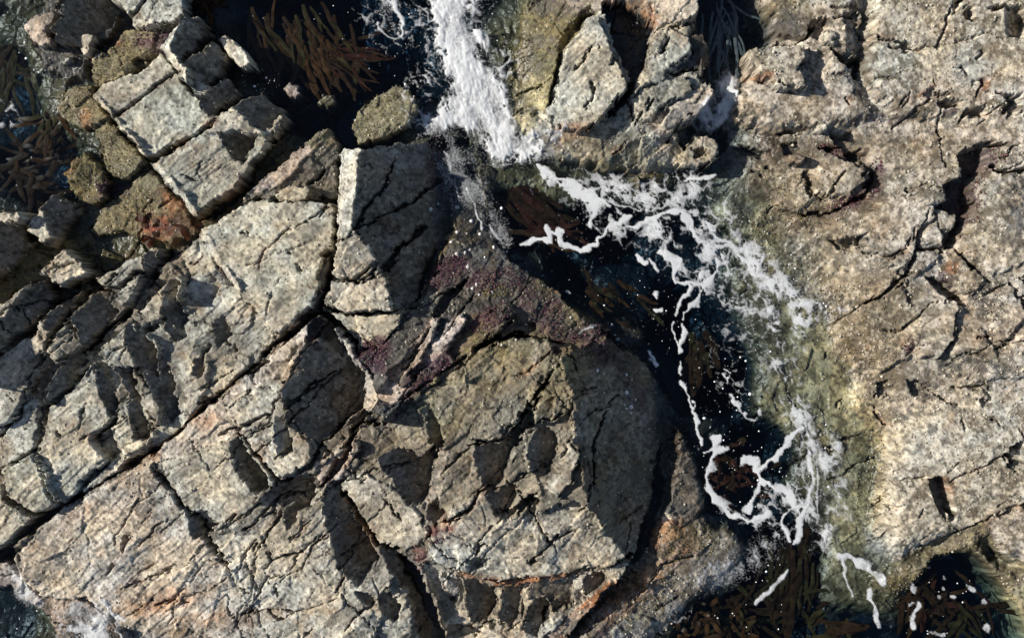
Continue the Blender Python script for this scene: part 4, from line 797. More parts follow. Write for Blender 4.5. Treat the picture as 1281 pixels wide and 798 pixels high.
paint('pale', [(100, 700, 70, 40, -20), (200, 690, 60, 40, -20), (370, 740, 90, 40, 0), (250, 610, 50, 30, 0)], .4, 24, .7, 20, z0=.5)

facet([(150, 424), (164, 404), (203, 432), (206, 468), (176, 462)], (152, 440, .62), (-.6, .05), col='slate'); facet([(206, 384), (228, 378), (236, 400), (222, 426), (206, 416)], (207, 400, .52), (-.5, 0), col='slate')
facet([(262, 402), (282, 396), (290, 420), (274, 436)], (263, 415, .5), (-.5, 0), col='slate'); facet([(238, 452), (258, 446), (254, 470), (240, 474)], (240, 460, .5), (-.5, 0), col='slate')
facet([(470, 746), (486, 738), (500, 752), (496, 776), (480, 770)], (472, 755, .5), (-.5, 0), col='slate'); facet([(352, 636), (368, 630), (372, 652), (356, 664)], (353, 645, .56), (-.5, 0), col='slate'); facet([(232, 650), (246, 646), (258, 662), (244, 676)], (233, 660, .5), (-.5, 0), col='slate')
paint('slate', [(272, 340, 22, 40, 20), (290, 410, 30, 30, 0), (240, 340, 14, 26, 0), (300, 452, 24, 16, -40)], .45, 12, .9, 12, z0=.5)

paint('moss', [(765, 560, 40, 50, 0), (790, 620, 26, 50, 10), (750, 640, 20, 30, 0)], .4, 14, 1.4, 7, z0=.5); paint('brown', [(770, 580, 44, 60, 0), (500, 290, 50, 70, 0), (415, 500, 44, 40, 0), (445, 670, 26, 40, 0)], .45, 14, 1.4, 8, z0=.5); paint('grey', [(770, 540, 44, 60, 0), (500, 260, 50, 60, 0), (410, 480, 44, 40, 0)], .22, 14, 1.5, 6, seed=44, z0=.5)

# ================================================================== rock relief and colour finish
Hs = H.copy()
#                             # drawn surface, before relief
BA = math.radians(-40)                     # the bedding runs up to the right
du, dv = 4 * fbm(U, V, 50, 21, 2), 4 * fbm(U, V, 50, 22, 2)
f1, f2, ci, cj, ox, oy = voronoi(U + du, V + dv, 17, 2.6, BA, 31)
r1, r2, r3 = hsh(ci, cj, 32) - .5, hsh(ci, cj, 33) - .5, hsh(ci, cj, 34) - .5
bed = r1 * .05 + (r2 * .30 * ox * .5 + r3 * .75 * oy) / 100
bed -= .035 * np.clip(1 - (f2 - f1) / .07, 0, 1) * sstep(vnoise(U, V, 60, 35), -.05, .25)
cellv = r1
g1, g2, di, dj, px, py = voronoi(U + du * .6, V + dv * .6, 6.5, 4.2, BA + .1, 41)
q1, q2 = hsh(di, dj, 42) - .5, hsh(di, dj, 43) - .5
bed += q1 * .024 + q2 * .5 * py / 100
l1, l2, ei, ej, lx, ly = voronoi(U + du, V + dv, 30, 1.2, .6, 51)
s1, s2, s3 = hsh(ei, ej, 52) - .5, hsh(ei, ej, 53) - .5, hsh(ei, ej, 54) - .5
lmp = s1 * .04 + (s2 * .42 * lx + s3 * .34 * ly) / 100
m1, m2, fi, fj, mx, my = voronoi(U + du * .7, V + dv * .7, 11, 1.25, 1.9, 61)
t1, t2, t3 = hsh(fi, fj, 62) - .5, hsh(fi, fj, 63) - .5, hsh(fi, fj, 64) - .5
lmp += t1 * .010 + (t2 * .34 * mx + t3 * .28 * my) / 100 - .006 * np.clip(1 - (m2 - m1) / .12, 0, 1)
mic = .007 * fbm(U, V, 9, 71, 3, .65) + .005 * (hsh(np.floor(U / STEP), np.floor(V / STEP), 72) - .5)
under = 1 - .6 * sstep(-Hs, 0, .3)
net1, net2, _, _, _, _ = voronoi(U + 12 * fbm(U, V, 40, 201, 4, .6), V + 12 * fbm(U, V, 40, 202, 4, .6), 44, 1.5, .35, 203)
NET = np.clip(1 - (net2 - net1) / .045, 0, 1) * sstep(fbm(U, V, 60, 204, 3), -.1, .25)
# plucked facets: most face the light a little, some drop away to the right
ca_, sa_ = math.cos(BA), math.sin(BA)
w1, w2, wi_, wj_, wx_, wy_ = voronoi(U + du, V + dv, 27, 1.7, BA + .15, 221, .95)
hx = wx_ * ca_ - wy_ * sa_; hy = wx_ * sa_ + wy_ * ca_
kind_ = hsh(wi_, wj_, 222); rr_ = hsh(wi_, wj_, 223) - .5
saw = np.where(kind_ > .78, -.95, .10 + .25 * rr_) * hx / 100 + .25 * (hsh(wi_, wj_, 224) - .5) * hy / 100 + .03 * rr_
A_SAW = np.clip((A_LMP - .12) * 1.5, 0, 1) * (A_LMP < 1.3) * (ID > 0)
EAST = sstep(U + .12 * (V - 400), 860, 960)                  # the east shore is worn much flatter
A_BED *= 1 - .75 * EAST; A_LMP *= 1 - .66 * EAST; A_SAW *= 1 - .88 * EAST; A_LMP = np.where(ID == 0, A_LMP * 3.5, A_LMP)
# thin ledges of the bedding: each bed rises to the lower right and breaks off
bu_, bv_ = (U * ca_ + V * sa_), (-U * sa_ + V * ca_)
ph_ = (bv_ + 34 * fbm(U, V, 130, 281, 3) + 2.5 * fbm(bu_ * .3, bv_, 9, 282, 2)) / 15.0
fr_ = ph_ - np.floor(ph_); bi_ = np.floor(ph_)
seg_ = np.floor(bu_ / 46.0 + 3 * hsh(bi_, bi_ * 0, 283))
on_ = hsh(bi_, seg_, 284)
ph2 = (bv_ + 5 * fbm(U, V, 50, 285, 2)) / 5.2
fr2 = ph2 - np.floor(ph2)
A_LEDGE = np.clip(A_BED * 2.2 + .35 * EAST, 0, 1) * (1 - .35 * EAST) * (ID > 0) * sstep(fbm(U, V, 80, 286, 3), -.25, .15)
ledge = .019 * (fr_ - .5) * (on_ > .48) * (.3 + on_) + .006 * (fr2 - .5)
H = Hs + A_LEDGE * ledge - .02 * NET * (1 - .6 * EAST) * (ID > 0) + (A_BED * .36 * bed + A_LMP * .36 * lmp + A_SAW * .42 * saw) * under + A_MIC * mic

# ---- colour: mottling, blotches of black lichen, pale crust, wet band near the water
n_lo, n_md, n_hi = fbm(U, V, 70, 81, 3), fbm(U, V, 20, 82, 4, .6), fbm(U, V, 5, 83, 2)
grain = hsh(np.floor(U / STEP), np.floor(V / STEP), 84) - .5
ROCK = (ID > 0)
n_h2 = fbm(U, V, 3.2, 90, 1)
k = 1 + .24 * n_lo + (.42 + .2 * EAST) * n_md + (.38 + .2 * EAST) * n_hi + .45 * n_h2 + .36 * grain + .22 * cellv * np.clip(A_BED * 2, 0, 1) + .14 * t1 + .20 * rr_ * A_SAW
C *= np.clip(k, .28, 1.9)[..., None]
warm = np.clip(.5 + 1.4 * fbm(U, V, 46, 85, 4, .6), 0, 1)
C *= 1 + (warm - .5)[..., None] * np.array([.16, .02, -.16])
sd_ = math.radians(-68)
stk = fbm((U * math.cos(sd_) + V * math.sin(sd_)) * .16, -U * math.sin(sd_) + V * math.cos(sd_), 7, 241, 4, .65)
dm = sstep(1 - np.hypot((U - 640) / 130, (V - 500) / 100), 0, .5)
C *= (1 + .75 * dm * stk)[..., None]; H -= .014 * dm * np.clip(-stk, 0, 1)
pat = fbm(bu_ * .45, bv_, 24, 251, 4, .6)
wm = (1 - EAST) * ROCK * sstep(Hs, .2, .35)
C += (wm * sstep(pat, .16, .42) * .55)[..., None] * (np.array([.17, .158, .13]) - C)
C *= (1 + .30 * wm * np.clip(-pat, 0, 1))[..., None]
lin = fbm(bu_ * .12, bv_, 5, 252, 3, .6)
C *= (1 + .30 * wm * lin)[..., None]
em = EAST * ROCK * sstep(Hs, .03, .12)
pe = fbm(U, V, 9, 261, 5, .8)
C += (em * sstep(pe, .06, .26) * .72)[..., None] * (np.array([.135, .112, .085]) - C)
C += (em * sstep(-pe, .08, .30) * .6 * sstep(C.mean(-1), .12, .26))[..., None] * (np.array([.50, .455, .385]) - C)
sm_ = (ID == 0) * sstep(-Hs, -.02, .03) * sstep(Hs, -.3, -.12) * sstep(U, 860, 940)
sp_ = fbm(U, V, 17, 271, 5, .74)
C += (sm_ * sstep(sp_, .02, .22) * .7)[..., None] * (np.array([.10, .088, .05]) - C)
C += (sm_ * sstep(-sp_, .05, .32) * .6)[..., None] * (np.array([.50, .46, .30]) - C)
lich = sstep(fbm(U, V, 13, 86, 4, .62), .30, .50) * sstep(fbm(U, V, 90, 87, 2), -.15, .3) * ROCK
C += (lich * .62)[..., None] * (np.array([.055, .055, .052]) - C)
stain = sstep(fbm(U * 1.0, V, 26, 88, 4, .6), .28, .55) * sstep(Hs, .15, .3) * ROCK
C += (stain * .35 * sstep(C.mean(-1), .09, .2))[..., None] * (np.array([.27, .17, .085]) - C)
lumC = C.mean(-1)
dryk = sstep(lumC, .09, .20)
crust = dryk * sstep(fbm(U, V, 8, 89, 3, .7), .34, .55) * np.clip(A_MIC - .6, 0, 1) * sstep(Hs, .02, .15)
C += (crust * .45)[..., None] * (np.array([.46, .42, .34]) - C)
enc = sstep(fbm(U, V, 8, 211, 4, .65), .02, .34) * np.clip(A_MIC - .85, 0, .8) * sstep(fbm(U, V, 55, 212, 3), -.35, .15)
C += (enc * .95)[..., None] * (np.array([.085, .068, .042]) - C)
speck = hsh(np.floor(U / 2.4 + .6 * n_md), np.floor(V / 2.4 - .6 * n_md), 191)
C *= np.where((speck > .965) & ROCK, .38, 1.0)[..., None]
C += (((speck < .025) & ROCK & (Hs > .08)) * (.12 + .4 * dryk))[..., None] * (np.array([.50, .46, .38]) - C)
wet = sstep(-(H + .05 * n_md), -.13, -.02)
C *= (1 - .36 * wet * (Hs < .35))[..., None]
C = np.clip(C, .004, .85)
WET = np.clip(wet + .55 * (np.linalg.norm(C, axis=-1) < .14) * (Hs < .3), 0, 1)

# ================================================================== materials
def mat(name):
    m = bpy.data.materials.new(name); m.use_nodes = True
    nt = m.node_tree
    return m, nt, nt.nodes['Principled BSDF'], nt.nodes['Material Output']


def rock_material():
    m, nt, b, out = mat('shore rock')
    N, L = nt.nodes.new, nt.links.new
    at = N('ShaderNodeAttribute'); at.attribute_name = 'col'
    wt = N('ShaderNodeAttribute'); wt.attribute_name = 'wet'
    geo = N('ShaderNodeNewGeometry')
    n1 = N('ShaderNodeTexNoise'); n1.inputs['Scale'].default_value = 55; n1.inputs['Detail'].default_value = 5; n1.inputs['Roughness'].default_value = .7
    n2 = N('ShaderNodeTexNoise'); n2.inputs['Scale'].default_value = 16; n2.inputs['Detail'].default_value = 6; n2.inputs['Roughness'].default_value = .65
    vo = N('ShaderNodeTexVoronoi'); vo.inputs['Scale'].default_value = 48
    for n in (n1, n2, vo):
        L(geo.outputs['Position'], n.inputs['Vector'])
    r1 = N('ShaderNodeMapRange'); r1.inputs['From Min'].default_value = .3; r1.inputs['From Max'].default_value = .7
    r1.inputs['To Min'].default_value = .62; r1.inputs['To Max'].default_value = 1.38
    L(n1.outputs['Fac'], r1.inputs['Value'])
    r2 = N('ShaderNodeMapRange'); r2.inputs['From Min'].default_value = .3; r2.inputs['From Max'].default_value = .7
    r2.inputs['To Min'].default_value = .9; r2.inputs['To Max'].default_value = 1.1
    L(n2.outputs['Fac'], r2.inputs['Value'])
    mu = N('ShaderNodeMath'); mu.operation = 'MULTIPLY'; L(r1.outputs[0], mu.inputs[0]); L(r2.outputs[0], mu.inputs[1])
    vm = N('ShaderNodeVectorMath'); vm.operation = 'SCALE'; L(at.outputs['Color'], vm.inputs[0]); L(mu.outputs[0], vm.inputs['Scale'])
    L(vm.outputs[0], b.inputs['Base Color'])
    rr = N('ShaderNodeMapRange'); rr.inputs['To Min'].default_value = .88; rr.inputs['To Max'].default_value = .32
    L(wt.outputs['Fac'], rr.inputs['Value']); L(rr.outputs[0], b.inputs['Roughness'])
    b.inputs['Specular IOR Level'].default_value = .35
    ad = N('ShaderNodeMath'); ad.operation = 'ADD'; L(n1.outputs['Fac'], ad.inputs[0])
    sc = N('ShaderNodeMath'); sc.operation = 'MULTIPLY'; sc.inputs[1].default_value = .5; L(vo.outputs['Distance'], sc.inputs[0]); L(sc.outputs[0], ad.inputs[1])
    bu = N('ShaderNodeBump'); bu.inputs['Strength'].default_value = .4; bu.inputs['Distance'].default_value = .007
    L(ad.outputs[0], bu.inputs['Height']); L(bu.outputs[0], b.inputs['Normal'])
    return m


def simple_material(name, col, rough=.6, var=.35, scale=30, spec=.3, attr=False):
    m, nt, b, out = mat(name)
    N, L = nt.nodes.new, nt.links.new
    n = N('ShaderNodeTexNoise'); n.inputs['Scale'].default_value = scale; n.inputs['Detail'].default_value = 4
    geo = N('ShaderNodeNewGeometry'); L(geo.outputs['Position'], n.inputs['Vector'])
    r = N('ShaderNodeMapRange'); r.inputs['From Min'].default_value = .3; r.inputs['From Max'].default_value = .7
    r.inputs['To Min'].default_value = 1 - var; r.inputs['To Max'].default_value = 1 + var
    L(n.outputs['Fac'], r.inputs['Value'])
    v = N('ShaderNodeVectorMath'); v.operation = 'SCALE'
    if attr:
        a = N('ShaderNodeAttribute'); a.attribute_name = 'col'; L(a.outputs['Color'], v.inputs[0])
    else:
        v.inputs[0].default_value = col
    L(r.outputs[0], v.inputs['Scale']); L(v.outputs[0], b.inputs['Base Color'])
    b.inputs['Roughness'].default_value = rough
    b.inputs['Specular IOR Level'].default_value = spec
    return m


def water_material():
    m, nt, b, out = mat('clear sea water')
    nt.nodes.remove(b)
    N, L = nt.nodes.new, nt.links.new
    geo = N('ShaderNodeNewGeometry')
    mp = N('ShaderNodeMapping'); mp.inputs['Rotation'].default_value = (0, 0, .7); mp.inputs['Scale'].default_value = (1, 2.2, 1)
    L(geo.outputs['Position'], mp.inputs['Vector'])
    n1 = N('ShaderNodeTexNoise'); n1.inputs['Scale'].default_value = 3.2; n1.inputs['Detail'].default_value = 6; n1.inputs['Roughness'].default_value = .62; n1.inputs['Distortion'].default_value = .8
    L(mp.outputs[0], n1.inputs['Vector'])
    bu = N('ShaderNodeBump'); bu.inputs['Strength'].default_value = .7; bu.inputs['Distance'].default_value = .035
    L(n1.outputs['Fac'], bu.inputs['Height'])
    dt = N('ShaderNodeVectorMath'); dt.operation = 'DOT_PRODUCT'; L(bu.outputs[0], dt.inputs[0]); L(geo.outputs['Incoming'], dt.inputs[1])
    ab = N('ShaderNodeMath'); ab.operation = 'ABSOLUTE'; L(dt.outputs['Value'], ab.inputs[0])      # Schlick reflectance, the same from above and below
    om = N('ShaderNodeMath'); om.operation = 'SUBTRACT'; om.inputs[0].default_value = 1.0; om.use_clamp = True; L(ab.outputs[0], om.inputs[1])
    pw = N('ShaderNodeMath'); pw.operation = 'POWER'; pw.inputs[1].default_value = 5.0; L(om.outputs[0], pw.inputs[0])
    fr = N('ShaderNodeMath'); fr.operation = 'MULTIPLY_ADD'; fr.inputs[1].default_value = .97; fr.inputs[2].default_value = .02; L(pw.outputs[0], fr.inputs[0])
    tr = N('ShaderNodeBsdfTransparent'); tr.inputs['Color'].default_value = (.93, .96, .97, 1)
    gl = N('ShaderNodeBsdfGlossy'); gl.inputs['Roughness'].default_value = .03; L(bu.outputs[0], gl.inputs['Normal'])
    mx = N('ShaderNodeMixShader'); L(fr.outputs[0], mx.inputs[0]); L(tr.outputs[0], mx.inputs[1]); L(gl.outputs[0], mx.inputs[2])
    L(mx.outputs[0], out.inputs['Surface'])
    va = N('ShaderNodeVolumeAbsorption'); va.inputs['Color'].default_value = (.14, .40, .56, 1); va.inputs['Density'].default_value = 1.7
    L(va.outputs[0], out.inputs['Volume'])
    return m


def foam_material():
    m, nt, b, out = mat('sea foam')
    N, L = nt.nodes.new, nt.links.new
    at = N('ShaderNodeAttribute'); at.attribute_name = 'dens'
    geo = N('ShaderNodeNewGeometry')
    n1 = N('ShaderNodeTexNoise'); n1.inputs['Scale'].default_value = 26; n1.inputs['Detail'].default_value = 6; n1.inputs['Roughness'].default_value = .72
    L(geo.outputs['Position'], n1.inputs['Vector'])
    vo = N('ShaderNodeTexVoronoi'); vo.inputs['Scale'].default_value = 42; L(geo.outputs['Position'], vo.inputs['Vector'])
    s = N('ShaderNodeMath'); s.operation = 'MULTIPLY_ADD'; s.inputs[1].default_value = .40; s.inputs[2].default_value = -.20; L(n1.outputs['Fac'], s.inputs[0])
    v2 = N('ShaderNodeMath'); v2.operation = 'MULTIPLY_ADD'; v2.inputs[1].default_value = .35; v2.inputs[2].default_value = -.13; L(vo.outputs['Distance'], v2.inputs[0])
    a = N('ShaderNodeMath'); a.operation = 'ADD'; L(at.outputs['Fac'], a.inputs[0]); L(s.outputs[0], a.inputs[1])
    a2 = N('ShaderNodeMath'); a2.operation = 'ADD'; L(a.outputs[0], a2.inputs[0]); L(v2.outputs[0], a2.inputs[1])
    r = N('ShaderNodeMapRange'); r.inputs['From Min'].default_value = .12; r.inputs['From Max'].default_value = .92; r.inputs['To Max'].default_value = .90; L(a2.outputs[0], r.inputs['Value'])
    tr = N('ShaderNodeBsdfTransparent')
    b.inputs['Base Color'].default_value = (.66, .68, .70, 1); b.inputs['Roughness'].default_value = .6
    bu = N('ShaderNodeBump'); bu.inputs['Strength'].default_value = .35; bu.inputs['Distance'].default_value = .015; L(n1.outputs['Fac'], bu.inputs['Height']); L(bu.outputs[0], b.inputs['Normal'])
    mx = N('ShaderNodeMixShader'); L(r.outputs[0], mx.inputs[0]); L(tr.outputs[0], mx.inputs[1]); L(b.outputs[0], mx.inputs[2])
    L(mx.outputs[0], out.inputs['Surface'])
    return m


ROCKM = rock_material()
FOAMM = foam_material()

# ================================================================== mesh makers
WX = (U - CU) / 100.0
WY = (CV - V) / 100.0


def raw_mesh(name, co, faces, material, cols=None, attrs=None, smooth=True):
    """co (n,3) array; faces (m,4) or (m,3) int array"""
    me = bpy.data.meshes.new(name)
    me.vertices.add(len(co)); me.vertices.foreach_set('co', np.ascontiguousarray(co, np.float32).ravel())
    k = faces.shape[1]
    me.loops.add(faces.size); me.loops.foreach_set('vertex_index', np.ascontiguousarray(faces, np.int32).ravel())
    me.polygons.add(len(faces)); me.polygons.foreach_set('loop_start', np.arange(0, faces.size, k, dtype=np.int32))
    me.update(calc_edges=True)
    if smooth:
        me.polygons.foreach_set('use_smooth', np.ones(len(me.polygons), bool))
    if cols is not None:
        a = me.attributes.new('col', 'FLOAT_COLOR', 'POINT')
        a.data.foreach_set('color', np.c_[cols, np.ones(len(cols))].astype(np.float32).ravel())
    for nm, val in (attrs or {}).items():
        a = me.attributes.new(nm, 'FLOAT', 'POINT'); a.data.foreach_set('value', np.ascontiguousarray(val, np.float32))
    me.materials.append(material)
    return me


def link(name, data, parent=None, loc=(0, 0, 0), **props):
    o = bpy.data.objects.new(name, data); COL.objects.link(o)
    o.location = loc
    if parent:
        o.parent = parent
    for k, v in props.items():
        o[k] = v
    return o


def cells_to_faces(cell):
    j, i = np.nonzero(cell)
    a = j * NU + i
    q = np.stack([a, a + NU, a + NU + 1, a + 1], 1)
    return q


CELL = ID[:-1, :-1]
ALLV = np.stack([WX, WY, H], -1).reshape(-1, 3)
# a little sideways break-up, so that steps do not follow the grid
ALLV[:, 0] += (.006 * fbm(U, V, 4, 111, 2)).ravel(); ALLV[:, 1] += (.006 * fbm(U, V, 4, 112, 2)).ravel()
ALLC = C.reshape(-1, 3); ALLW = WET.ravel()


def rock_mesh(idx, name, skirt=True):
    cell = np.zeros((NV - 1, NU - 1), bool); cell[:] = CELL == idx
    q = cells_to_faces(cell)
    if len(q) == 0:
        return None, None
    used, inv = np.unique(q, return_inverse=True)
    q = inv.reshape(q.shape)
    co = ALLV[used]; cl = ALLC[used]; wt = ALLW[used]
    base = np.array([co[:, 0].mean(), co[:, 1].mean(), co[:, 2].min() - .18])
    if skirt:
        pad = np.pad(cell, 1)
        edges = []
        j, i = np.nonzero(cell & ~pad[:-2, 1:-1]); edges.append(np.stack([j * NU + i + 1, j * NU + i], 1))
        j, i = np.nonzero(cell & ~pad[2:, 1:-1]); edges.append(np.stack([(j + 1) * NU + i, (j + 1) * NU + i + 1], 1))
        j, i = np.nonzero(cell & ~pad[1:-1, :-2]); edges.append(np.stack([j * NU + i, (j + 1) * NU + i], 1))
        j, i = np.nonzero(cell & ~pad[1:-1, 2:]); edges.append(np.stack([(j + 1) * NU + i + 1, j * NU + i + 1], 1))
        e = np.searchsorted(used, np.concatenate(edges))
        bv, binv = np.unique(e, return_inverse=True); binv = binv.reshape(e.shape) + len(co)
        low = co[bv].copy(); low[:, :2] = base[:2] + (low[:, :2] - base[:2]) * .97; low[:, 2] = base[2]
        q = np.concatenate([q, np.stack([e[:, 0], binv[:, 0], binv[:, 1], e[:, 1]], 1)[:, ::-1]])
        co = np.concatenate([co, low]); cl = np.concatenate([cl, cl[bv]]); wt = np.concatenate([wt, wt[bv]])
    return raw_mesh(name, co - base, q, ROCKM, cl, dict(wet=wt)), base


PART = {'dome_rock/a': 'core', 'dome_rock/b': 'toe_slab', 'dome_rock/c': 'shoulder', 'dome_rock/d': 'crest', 'dome_rock/e': 'lip_slab', 'dome_rock/f': 'knob', 'dome_rock/g': 'shaded_face',
        'plateau/a': 'ledge', 'plateau/b': 'top_slab', 'plateau/c': 'wedge', 'plateau/d': 'ridge', 'east_shelf/a': 'crust', 'slot_slab/a': 'slab', 'slot_slab/b': 'corner_slab', 'hole_rock/a': 'rim_block', 'hole_rock/b': 'cracked_block', 'hole_rock/c': 'ramp', 'hole_rock/d': 'wet_face',
        'dark_rock/a': 'rubble', 'dark_rock/b': 'dark_face', 'dark_rock/c': 'pink_knob', 'dark_rock/d': 'pale_chip', 'dark_rock/e': 'splinter', 'notch_slab/a': 'narrow_slab', 'notch_slab/b': 'wide_slab', 'stepped_slab/a': 'step', 'stepped_slab/b': 'step', 'stepped_slab/c': 'broad_step',
        'striped_ridge/d': 'pale_chip', 'fractured_pavement/a': 'bed', 'bright_strip/a': 'shaded_face', 'bright_strip/b': 'foot_block', 'bright_strip/c': 'foot_block', 'bright_strip/d': 'toe_slab', 'bright_strip/e': 'splinter', 'purple_saddle/a': 'saddle_floor', 'middle_band/a': 'bed', 'middle_band/b': 'lit_slab',
        'middle_band/c': 'shaded_hump', 'middle_band/d': 'wedge', 'middle_band/e': 'pink_knob', 'middle_band/f': 'splinter', 'lower_slab/a': 'slab', 'lower_slab/b': 'slab', 'lower_slab/c': 'slab', 'lower_slab/d': 'shaded_face', 'lower_slab/e': 'corner_block', 'stepped_foot/a': 'tread', 'stepped_foot/c': 'rusty_ridge'}
groups = {}
for idx, key in enumerate(KEYS):
    if idx:
        groups.setdefault(key.split('/')[0], []).append((idx, key))
for key, lst in groups.items():
    t = THINGS[key]
    made = []
    for idx, kk in lst:
        me, base = rock_mesh(idx, t['name'])
        if me is not None:
            made.append((me, base, PART.get(kk, 'rib' if kk.startswith('purple') else 'block')))
    pr = dict(label=t['label'], category=t['cat'])
    if t['group']:
        pr['group'] = t['group']
    if len(made) == 1:
        link(t['name'], made[0][0], None, made[0][1], **pr)
    else:
        bs = np.array([b for _, b, _ in made]); root = np.array([bs[:, 0].mean(), bs[:, 1].mean(), bs[:, 2].min()])
        r = link(t['name'], None, None, root, **pr)
        for me, b, pn in made:
            link(pn, me, r, b - root)
me, base = rock_mesh(0, 'sea_floor', skirt=False)
link('sea_floor', me, None, base, kind='structure')

# the sea floor goes on beyond the surveyed patch (a frame of broad sheets around it)
x0, x1, y0, y1 = WX[0, 0], WX[0, -1], WY[-1, 0], WY[0, 0]
B = 300.0
outer_co, outer_f = [], []
xs = [-B, x0 - .02, x1 + .02, B]; ys = [-B, y0 - .02, y1 + .02, B]
for a in range(3):
    for b_ in range(3):
        if a == 1 and b_ == 1:
            continue
        n = len(outer_co)
        outer_co += [(xs[a], ys[b_], -.9), (xs[a + 1], ys[b_], -.9), (xs[a + 1], ys[b_ + 1], -.9), (xs[a], ys[b_ + 1], -.9)]
        outer_f.append((n, n + 1, n + 2, n + 3))
me = raw_mesh('outer_sea_floor', np.array(outer_co), np.array(outer_f), ROCKM, np.tile(PAL['waterblue_bed'], (len(outer_co), 1)), dict(wet=np.ones(len(outer_co))))
link('outer_sea_floor', me, None, (0, 0, 0), kind='structure')

# ================================================================== sea water: a closed body with a gently uneven top
wu = np.concatenate([[-30000, -3000], np.arange(-160, 1450, 10.0), [4000, 30000]]); wv = np.concatenate([[-30000, -3000], np.arange(-130, 940, 10.0), [4000, 30000]])
WUu, WVv = np.meshgrid(wu, wv)
inb = ((WUu > -150) & (WUu < 1430) & (WVv > -120) & (WVv < 920))
wz = (.022 * fbm(WUu, WVv, 120, 131, 3) + .010 * fbm(WUu, WVv, 30, 132, 2)) * inb
top = np.stack([(WUu - CU) / 100, (CV - WVv) / 100, wz], -1).reshape(-1, 3)
nu_, nv_ = len(wu), len(wv)
j, i = np.meshgrid(np.arange(nv_ - 1), np.arange(nu_ - 1), indexing='ij'); a = (j * nu_ + i).ravel()
q = np.stack([a, a + nu_, a + nu_ + 1, a + 1], 1)
n = len(top)
corner = [0, nu_ - 1, n - 1, n - nu_]
low = top[corner].copy(); low[:, 2] = -4
ring = list(range(0, nu_)) + [nu_ - 1 + nu_ * k for k in range(1, nv_)] + [n - 1 - k for k in range(1, nu_)] + [n - nu_ - nu_ * k for k in range(1, nv_ - 1)]
lowring = top[ring].copy(); lowring[:, 2] = -4
rn = len(ring)
side = np.array([(ring[k], ring[(k + 1) % rn], n + (k + 1) % rn, n + k) for k in range(rn)])
co = np.concatenate([top, lowring, [[0, 0, -4]]])
fan = np.array([(n + k, n + (k + 1) % rn, n + rn, n + rn) for k in range(rn)])
me = bpy.data.meshes.new('sea_water')
me.from_pydata([tuple(p) for p in co], [], [tuple(f) for f in q] + [tuple(f) for f in side] + [tuple(f[:3]) for f in fan])
me.polygons.foreach_set('use_smooth', np.ones(len(me.polygons), bool))
me.materials.append(water_material())
link('sea_water', me, None, (0, 0, 0), kind='structure')
WATERZ = .022 * fbm(U, V, 120, 131, 3) + .010 * fbm(U, V, 30, 132, 2)

# ================================================================== foam
def lace_field(sc, an, ang, seed, w):
    a, b, _, _, _, _ = voronoi(U + sc * 1.1 * fbm(U, V, sc * 1.6, seed, 3, .5), V + sc * 1.1 * fbm(U, V, sc * 1.6, seed + 1, 3, .5), sc, an, ang, seed + 2)
    return np.clip(1 - (b - a) / w, 0, 1)


_ju, _jv = 3.0 * fbm(U, V, 9, 231, 2), 3.0 * fbm(U, V, 9, 232, 2)
E1 = 1 - lace_field(15, 1.5, .8, 141, 1.0)          # 0 on cell walls, 1 in the middle of a bubble cell
E2 = 1 - lace_field(6.5, 1.4, .9, 151, 1.0)
EV = 1 - lace_field(12, 2.6, 1.2, 161, 1.0)
FB = fbm(U, V, 24, 147, 5, .65)
FBL = fbm(U, V, 60, 159, 3, .5)
FB2 = fbm(U, V, 9, 157, 4, .7)
fa_, fs_ = math.cos(1.25), math.sin(1.25)
FBS = fbm((U * fa_ + V * fs_) * .38, -U * fs_ + V * fa_, 13, 158, 4, .65)     # streaked along the flow
FWU = U + 9 * fbm(U, V, 26, 148, 3, .5) + _ju; FWV = V + 9 * fbm(U, V, 26, 149, 3, .5) + _jv


def lace(K, e):
    """foam cover K (0..1) opened into bubble cells e"""
    th = np.clip(K, 0, 1.2) ** 1.25 * 1.05
    return sstep(th - e, -.03, .16) * np.clip(.35 + .75 * K + .25 * FB2, 0, 1)


def f_stroke(D, pts, w, s=1.0, jag=1.0, lo=.12, whole=False):
    wj, wi = window(pts, w * 4 + 20)
    u = U[wj, wi] + jag * (FWU[wj, wi] - U[wj, wi]); v = V[wj, wi] + jag * (FWV[wj, wi] - V[wj, wi])
    d, t = linedist(pts, u, v)
    ww = w * .62 * (lo + 2.0 * np.clip(vnoise(U[wj, wi], V[wj, wi], 13, 151) + .5, 0, 1) ** 1.6)
    K = s * np.clip(1.22 - d / (1.0 * ww + .8), 0, 1.1) + .16 * FB2[wj, wi] * (d < 1.5 * ww)
    e = np.minimum(E1[wj, wi] * 1.15, .12 + E2[wj, wi])
    th = np.clip(K, 0, 1.2) ** 1.25 * 1.1
    val = s * sstep(th - e * .9, -.06, .26) * np.clip(.42 + .62 * K + .4 * FB2[wj, wi], 0, 1)
    if whole:
        val = sstep(K, .18, .75) * np.clip(.7 + .5 * FB2[wj, wi], .2, 1)
        val[d > 1.15 * ww + .8] = 0
    D[wj, wi] = np.maximum(D[wj, wi], np.clip(val, 0, 1))


